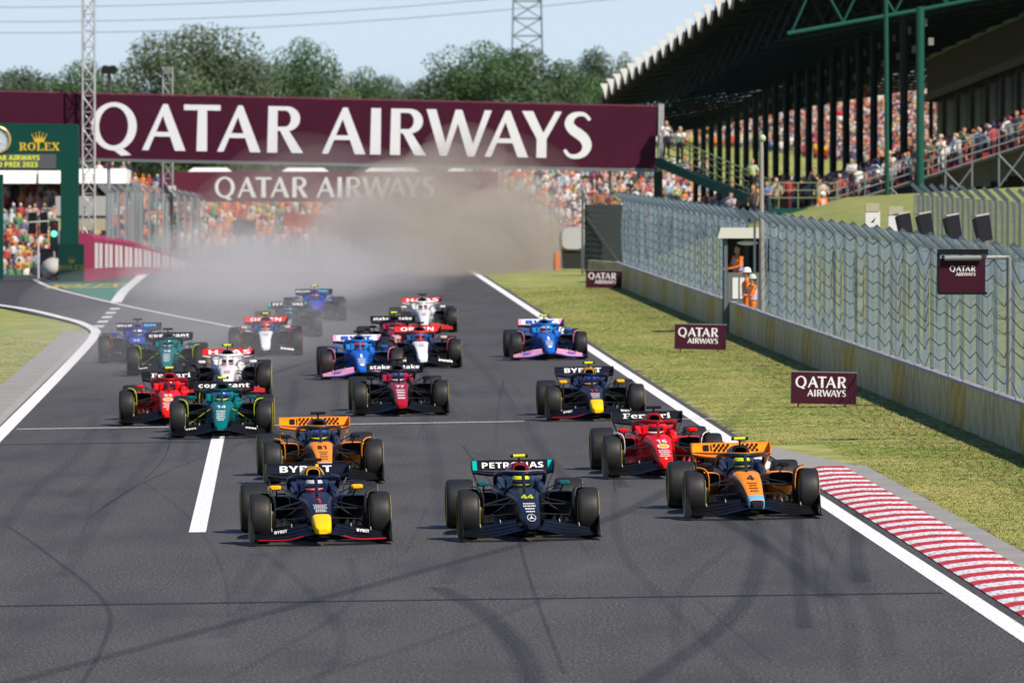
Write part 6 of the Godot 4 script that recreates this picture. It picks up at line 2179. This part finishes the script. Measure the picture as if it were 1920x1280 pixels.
# ------------------------------------------------------------------ people one can tell apart
# regions: 0 shoes, 1 trousers, 2 shirt, 3 skin, 4 hair
func person_mesh(pose: int) -> Dictionary:
	var key := "person%d" % pose
	if WM.has(key): return WM[key]
	var J := {hip = Vector3(0, .93, 0), chest = Vector3(0, 1.28, .01), neck = Vector3(0, 1.47, 0), head = Vector3(0, 1.62, .02)}
	var hands := []
	var bones := []
	for s in [-1.0, 1.0]:
		var hipj := Vector3(s * .09, .92, 0)
		var knee := Vector3(s * .10, .50, .03)
		var ank := Vector3(s * .11, .09, -.01)
		if pose == 3: knee.z = .06 * s
		bones.append([hipj, knee, .088, .06, 1])
		bones.append([knee, ank, .058, .042, 1])
		bones.append([ank - Vector3(0, .04, .03), ank + Vector3(s * .02, -.05, .15), .043, .036, 0])
		var sh := Vector3(s * .19, 1.41, 0)
		var el: Vector3
		var wr: Vector3
		match pose:
			0: el = Vector3(s * .25, 1.14, -.03); wr = Vector3(s * .23, .90, .06)             # arms down
			1: el = Vector3(s * .24, 1.22, .16); wr = Vector3(s * .09, 1.48, .25)             # hands raised to the face, taking a picture
			2: el = Vector3(s * .26, 1.16, .08); wr = Vector3(s * .15, 1.10, .32)             # leaning forward on a rail
			3: el = Vector3(s * .32, 1.18, -.06); wr = Vector3(s * .17, 1.00, .05)            # hand on hip
			4: el = Vector3(s * .22, 1.14, .12); wr = Vector3(-s * .05, 1.16, .24)            # folded arms
		bones.append([Vector3(s * .08, 1.38, 0), sh, .085, .068, 2])
		bones.append([sh, sh.lerp(el, .65), .062, .050, 2])
		bones.append([sh.lerp(el, .55), el, .047, .042, 3])
		bones.append([el, wr, .042, .029, 3])
		var pd := (wr - el).normalized()
		bones.append([wr, wr + pd * .06, .030, .034, 3])
		hands.append([wr + pd * .06, pd, s])
	bones.append([J.hip - Vector3(0, .02, 0), Vector3(0, 1.05, 0), .125, .115, 1])
	bones.append([Vector3(-.05, 1.08, 0), Vector3(-.07, 1.30, .01), .115, .125, 2])
	bones.append([Vector3(.05, 1.08, 0), Vector3(.07, 1.30, .01), .115, .125, 2])
	bones.append([Vector3(0, 1.40, 0), Vector3(0, 1.54, .01), .055, .052, 3])
	bones.append([Vector3(0, 1.60, .025), Vector3(0, 1.66, .01), .083, .092, 3])
	bones.append([Vector3(0, 1.605, .10), Vector3(0, 1.585, .115), .014, .016, 3])
	bones.append([Vector3(0, 1.69, -.015), Vector3(0, 1.63, -.035), .09, .085, 4])
	var parts := sdf(bones, .024, .035, [0], func(p: Vector3, r: int) -> Color: return Color(r / 8.0, 0, 0))
	WM[key] = {mesh = parts, hands = hands}
	return WM[key]

func person(label: String, at: Vector3, turn: float, pose: int, c: Dictionary, group := "", size := 1.0) -> MeshInstance3D:
	var pm := person_mesh(pose)
	var arr: Array = pm.mesh.surface_get_arrays(0)
	var cols: PackedColorArray = arr[Mesh.ARRAY_COLOR]
	var pal := [c.get("shoes", [.05, .05, .05]), c.get("trousers", [.03, .035, .06]), c.shirt, c.get("sleeve", c.get("skin", [.45, .27, .18])), c.get("hair", [.06, .035, .02])]
	var vs: PackedVector3Array = arr[Mesh.ARRAY_VERTEX]
	var skin: Array = c.get("skin", [.45, .27, .18])
	for i in cols.size():
		var k: Array = pal[clampi(roundi(cols[i].r * 8.0), 0, 4)]
		if roundi(cols[i].r * 8.0) == 3 and (vs[i].y > 1.43 and absf(vs[i].x) < .12): k = skin
		if c.has("shorts") and roundi(cols[i].r * 8.0) == 1 and vs[i].y < .52: k = skin
		cols[i] = Color(k[0], k[1], k[2])
	arr[Mesh.ARRAY_COLOR] = cols
	var base := ArrayMesh.new()
	base.add_surface_from_arrays(Mesh.PRIMITIVE_TRIANGLES, arr)
	# fingers and thumbs of their own
	var st := SurfaceTool.new()
	st.append_from(base, 0, Transform3D())
	var hb := MB.new()
	hb.st.set_color(Color(skin[0], skin[1], skin[2]))
	for h in pm.hands:
		var side: Vector3 = h[1].cross(Vector3.UP).normalized()
		if side.length() < .5: side = Vector3.RIGHT
		var curl: Vector3 = side.cross(h[1]).normalized()
		for f in 4:
			var root: Vector3 = h[0] + side * (f - 1.5) * .019
			var l: float = [.06, .075, .07, .055][f]
			hb.tube([root, root + h[1] * l * .5, root + h[1] * l * .85 - curl * .025], [.0095, .009, .007], 5)
		var tr: Vector3 = h[0] - h[1] * .03 + side * .035
		hb.tube([tr, tr + side * .025 + h[1] * .02, tr + side * .028 + h[1] * .05], [.011, .01, .008], 5)
	st.append_from(hb.done(), 0, Transform3D())
	if not WM.has("person_m"):
		var m := StandardMaterial3D.new()
		m.vertex_color_use_as_albedo = true
		m.roughness = .8
		WM.person_m = m
	var o := obj("person", st.commit(), WM.person_m, self, at)
	o.rotation.y = turn
	o.scale = Vector3.ONE * size
	tag(o, label, "person", group)
	if c.has("hat"):
		if not WM.has("hat"):
			var b := MB.new()
			b.lathe_y([Vector2(.135, 1.665), Vector2(.118, 1.68), Vector2(.115, 1.72), Vector2(.09, 1.775), Vector2(.045, 1.80), Vector2(.004, 1.805)], 16, Vector3(0, 0, 0), false)
			WM.hat = b.done()
		obj("helmet" if c.get("hard", false) else "cap", WM.hat, mat(c.hat[0], c.hat[1], c.hat[2], .5), o)
	if c.has("vest"):
		if not WM.has("vest"):
			var b := MB.new()
			var rr := []
			for q in [[1.02, .185, .140], [1.15, .180, .140], [1.30, .205, .150], [1.40, .190, .120]]:
				var ring := []
				for i in 14:
					var a := TAU * i / 14
					ring.append(Vector3(cos(a) * q[1], q[0], sin(a) * q[2]))
				rr.append(ring)
			b.loft(rr, true, false)
			WM.vest = b.done()
		obj("vest", WM.vest, mat(c.vest[0], c.vest[1], c.vest[2], .7), o)
	return o

func make_people():
	var orange := [.72, .17, .015]
	var lilac := [.40, .33, .50]
	# marshals
	person("marshal in orange overalls leaning on the rail inside the booth", on(6.72, 251.6) + Vector3(-.05, .74, 0), -PI / 2 + .5, 2, {shirt = orange, sleeve = orange, trousers = orange, vest = lilac, hair = [.03, .02, .02]}, "marshals in orange")
	person("marshal in white hard hat, the farther of the pair below the booth", on(6.85, 248.6), -PI / 2, 0, {shirt = orange, sleeve = orange, trousers = orange, vest = lilac, hat = [.75, .75, .75], hard = true}, "marshals in orange", 1.06)
	person("marshal in pale green hard hat, the nearer of the pair below the booth", on(6.98, 247.4), -PI / 2 + .3, 4, {shirt = orange, sleeve = orange, trousers = orange, vest = [.5, .42, .55], hat = [.45, .55, .50], hard = true}, "marshals in orange", .96)
	person("marshal in orange and white with white helmet at the corner of the stand", sp_(-4.7, -2.0, 1.55), .4, 0, {shirt = orange, sleeve = [.6, .5, .5], trousers = [.6, .5, .55], vest = [.6, .45, .5], hat = [.75, .75, .75], hard = true}, "marshals in orange")
	# on the stairs of the sign bridge
	person("photographer in white shirt at the top of the green stairs, left one", Vector3(7.30, 4.95, -403.4), .2, 1, {shirt = [.7, .7, .72], hair = [.02, .02, .02], trousers = [.02, .02, .025]})
	person("photographer in pale green white shirt at the top of the stairs, right one", Vector3(7.95, 4.66, -402.8), -.3, 1, {shirt = [.68, .74, .66], trousers = [.015, .015, .02], hair = [.25, .18, .10]})
	person("man in lime safety vest standing halfway down the green stairs", Vector3(11.2, 3.15, -397.6), -.6, 3, {shirt = [.55, .62, .50], trousers = [.015, .015, .02], vest = [.45, .55, .15], hair = [.30, .16, .06]})
	# spectators along the rail at the near end of the stand
	var row := [
		[-1.35, {shirt = [.60, .50, .40], trousers = [.60, .50, .40], hat = [.55, .38, .18], hair = [.4, .25, .1]}, 1, "woman in cream clothes and straw hat beside the green mast"],
		[-.15, {shirt = [.05, .05, .06], trousers = [.30, .22, .15], shorts = 1, hair = [.05, .03, .02]}, 0, "person in dark top and shorts left of the near green column"],
		[.55, {shirt = [.12, .11, .06], trousers = [.15, .12, .08], shorts = 1, hair = [.04, .03, .02]}, 4, "person in olive top just left of the near green column"],
		[1.05, {shirt = [.72, .72, .70], trousers = [.62, .60, .56], hat = [.5, .42, .3]}, 1, "man all in white with straw hat right of the near green column"],
		[2.15, {shirt = [.05, .14, .10], trousers = [.30, .05, .04], shorts = 1, hair = [.10, .06, .03]}, 1, "person in dark green top and red shorts on the rail walkway"],
		[4.6, {shirt = [.05, .05, .10], trousers = [.12, .10, .12], shorts = 1, hair = [.08, .04, .02]}, 3, "person in navy top with one hand on hip on the walkway"],
		[5.55, {shirt = [.50, .44, .38], trousers = [.55, .48, .42], hair = [.22, .13, .07]}, 1, "woman in pale dress taking a picture on the walkway"],
		[6.35, {shirt = [.30, .38, .40], trousers = [.40, .42, .42], shorts = 1, hair = [.03, .03, .03]}, 0, "man in grey blue shirt and pale shorts on the upper walkway"],
		[7.0, {shirt = [.03, .04, .09], trousers = [.10, .10, .12], hat = [.02, .02, .05]}, 4, "man in black shirt and dark cap near the top of the walkway"],
		[7.9, {shirt = [.25, .33, .55], trousers = [.40, .36, .30], hair = [.2, .1, .05]}, 0, "man in light blue shirt at the top of the walkway"],
		[8.45, {shirt = [.75, .30, .02], trousers = [.06, .07, .10], hat = [.7, .26, .02]}, 2, "person in orange shirt and orange cap at the right frame edge"]]
	for q in row:
		var h: float = 2.52 + (q[0] + 4.4) * .3208
		person(q[3], sp_(q[0], .95, h + .02), -.4 + .25 * sin(q[0] * 5.0), q[2], q[1], "spectators on the walkway of the stand")
	var lower := [[-9.0, -3.0, 1.1, [.42, .40, .55], "person in lilac top with dark hair by the lower rail"], [-8.0, -3.4, 1.1, [.10, .07, .05], "woman in dark dress with fair hair by the lower rail"], [-7.3, -2.4, 1.15, [.14, .20, .42], "man in blue shirt by the lower rail"],
		[-3.3, -1.6, 1.9, [.65, .65, .68], "man in white shirt below the stand walkway"], [-1.9, 1.0, 3.2, [.03, .03, .04], "man in black shirt and white cap on the lower steps"], [-5.0, -1.0, 2.0, [.02, .02, .025], "person in black jacket at the foot of the stand steps"], [-2.5, 1.0, 3.1, [.06, .07, .10], "dark haired person in navy on the lower steps"]]
	for q in lower:
		var x := sp_(q[0], q[1], 0)
		person(q[4], Vector3(x.x, maxf(gy(x.x, -x.z), 0.0) + (0.0 if q[0] < -3.2 else q[2] - .6 - maxf(gy(x.x, -x.z), 0.0)), x.z), -.5, [0, 1, 2, 4][absi(int(q[0])) % 4], {shirt = q[3], hair = [.35, .22, .08] if q[4].contains("fair") else [.04, .03, .02]} if not q[4].contains("cap") else {shirt = q[3], hat = [.7, .7, .7]}, "spectators at the foot of the stand")
	# seated crowd in the shade
	var spots := []
	for r in 16:
		for k in 250:
			if rng.randf() < .78:
				var p := sp_(-4.6 + r * .8 + .30, 2.4 + k * .77, 2.55 + r * .256 - .15)
				spots.append(p)
	crowd("crowd", "crowd packed on the shaded benches under the grandstand roof", spots, .10)
	spots = []
	for k in 320:
		var u := 4.0 + rng.randf() * 180.0
		spots.append(sp_(rng.randf_range(-8.5, -5.2), u, 2.0))
	for k in spots.size():
		var p: Vector3 = spots[k]
		spots[k] = Vector3(p.x, gy(p.x, -p.z), p.z)
	crowd("crowd", "people standing in the sun along the front of the grandstand", spots, .16)

# ------------------------------------------------------------------ dust thrown up by the field
func puff(called: String, at: Vector3, size: Vector3, density: float, c: Color):
	var f := FogVolume.new()
	f.name = numbered(called)
	f.shape = RenderingServer.FOG_VOLUME_SHAPE_ELLIPSOID
	f.size = size
	var m := FogMaterial.new()
	m.albedo = c
	m.density = density
	f.material = m
	add_child(f)
	f.position = at
	f.set_meta("kind", "stuff")
	f.set_meta("label", "cloud of dust hanging over the track")
	f.set_meta("category", "dust")

func make_dust():
	var r := RandomNumberGenerator.new()
	r.seed = 31
	var brown := Color(.975, .925, .845)
	var mid := Color(.98, .95, .91)
	var grey := Color(.985, .98, .975)
	for k in 58:
		var x := lerpf(-8.5, 1.3, pow(r.randf(), .8))
		var top := lerpf(3.2, 5.4, 1.0 - absf(x + 2.8) / 6.0)
		var y := pow(r.randf(), 1.15) * top
		var s := r.randf_range(1.6, 4.4) * (1.0 if y < 3.2 else .8)
		puff("dust_cloud", Vector3(x, y, -r.randf_range(366, 400)), Vector3(s * 1.3, s, s * 1.6), .082 if y < 3.0 else .052, brown if x > -5.0 else mid)
	for k in 9:
		puff("dust_cloud", Vector3(-13.0 + k * 1.7, .6 + .7 * (k % 4), -392 + 2.0 * (k % 3)), Vector3(7 + k % 4, 6.0 + 1.2 * (k % 3), 14), .013, mid)
	for k in 20:
		var x := lerpf(-13.0, -4.0, r.randf())
		puff("dust_haze", Vector3(x, .2, -295.0 - r.randf() * 70.0), Vector3(4.0 + 6.0 * r.randf(), 2.4 + r.randf() * 3.4, 30.0 + 30.0 * r.randf()), .0062 if x < -7.0 else .0042, grey)
	for k in 3:
		puff("dust_haze", Vector3(-9.5 + k * 1.5, .2, -218.0 - 16 * k), Vector3(9, 2.6, 44), .0065, grey)
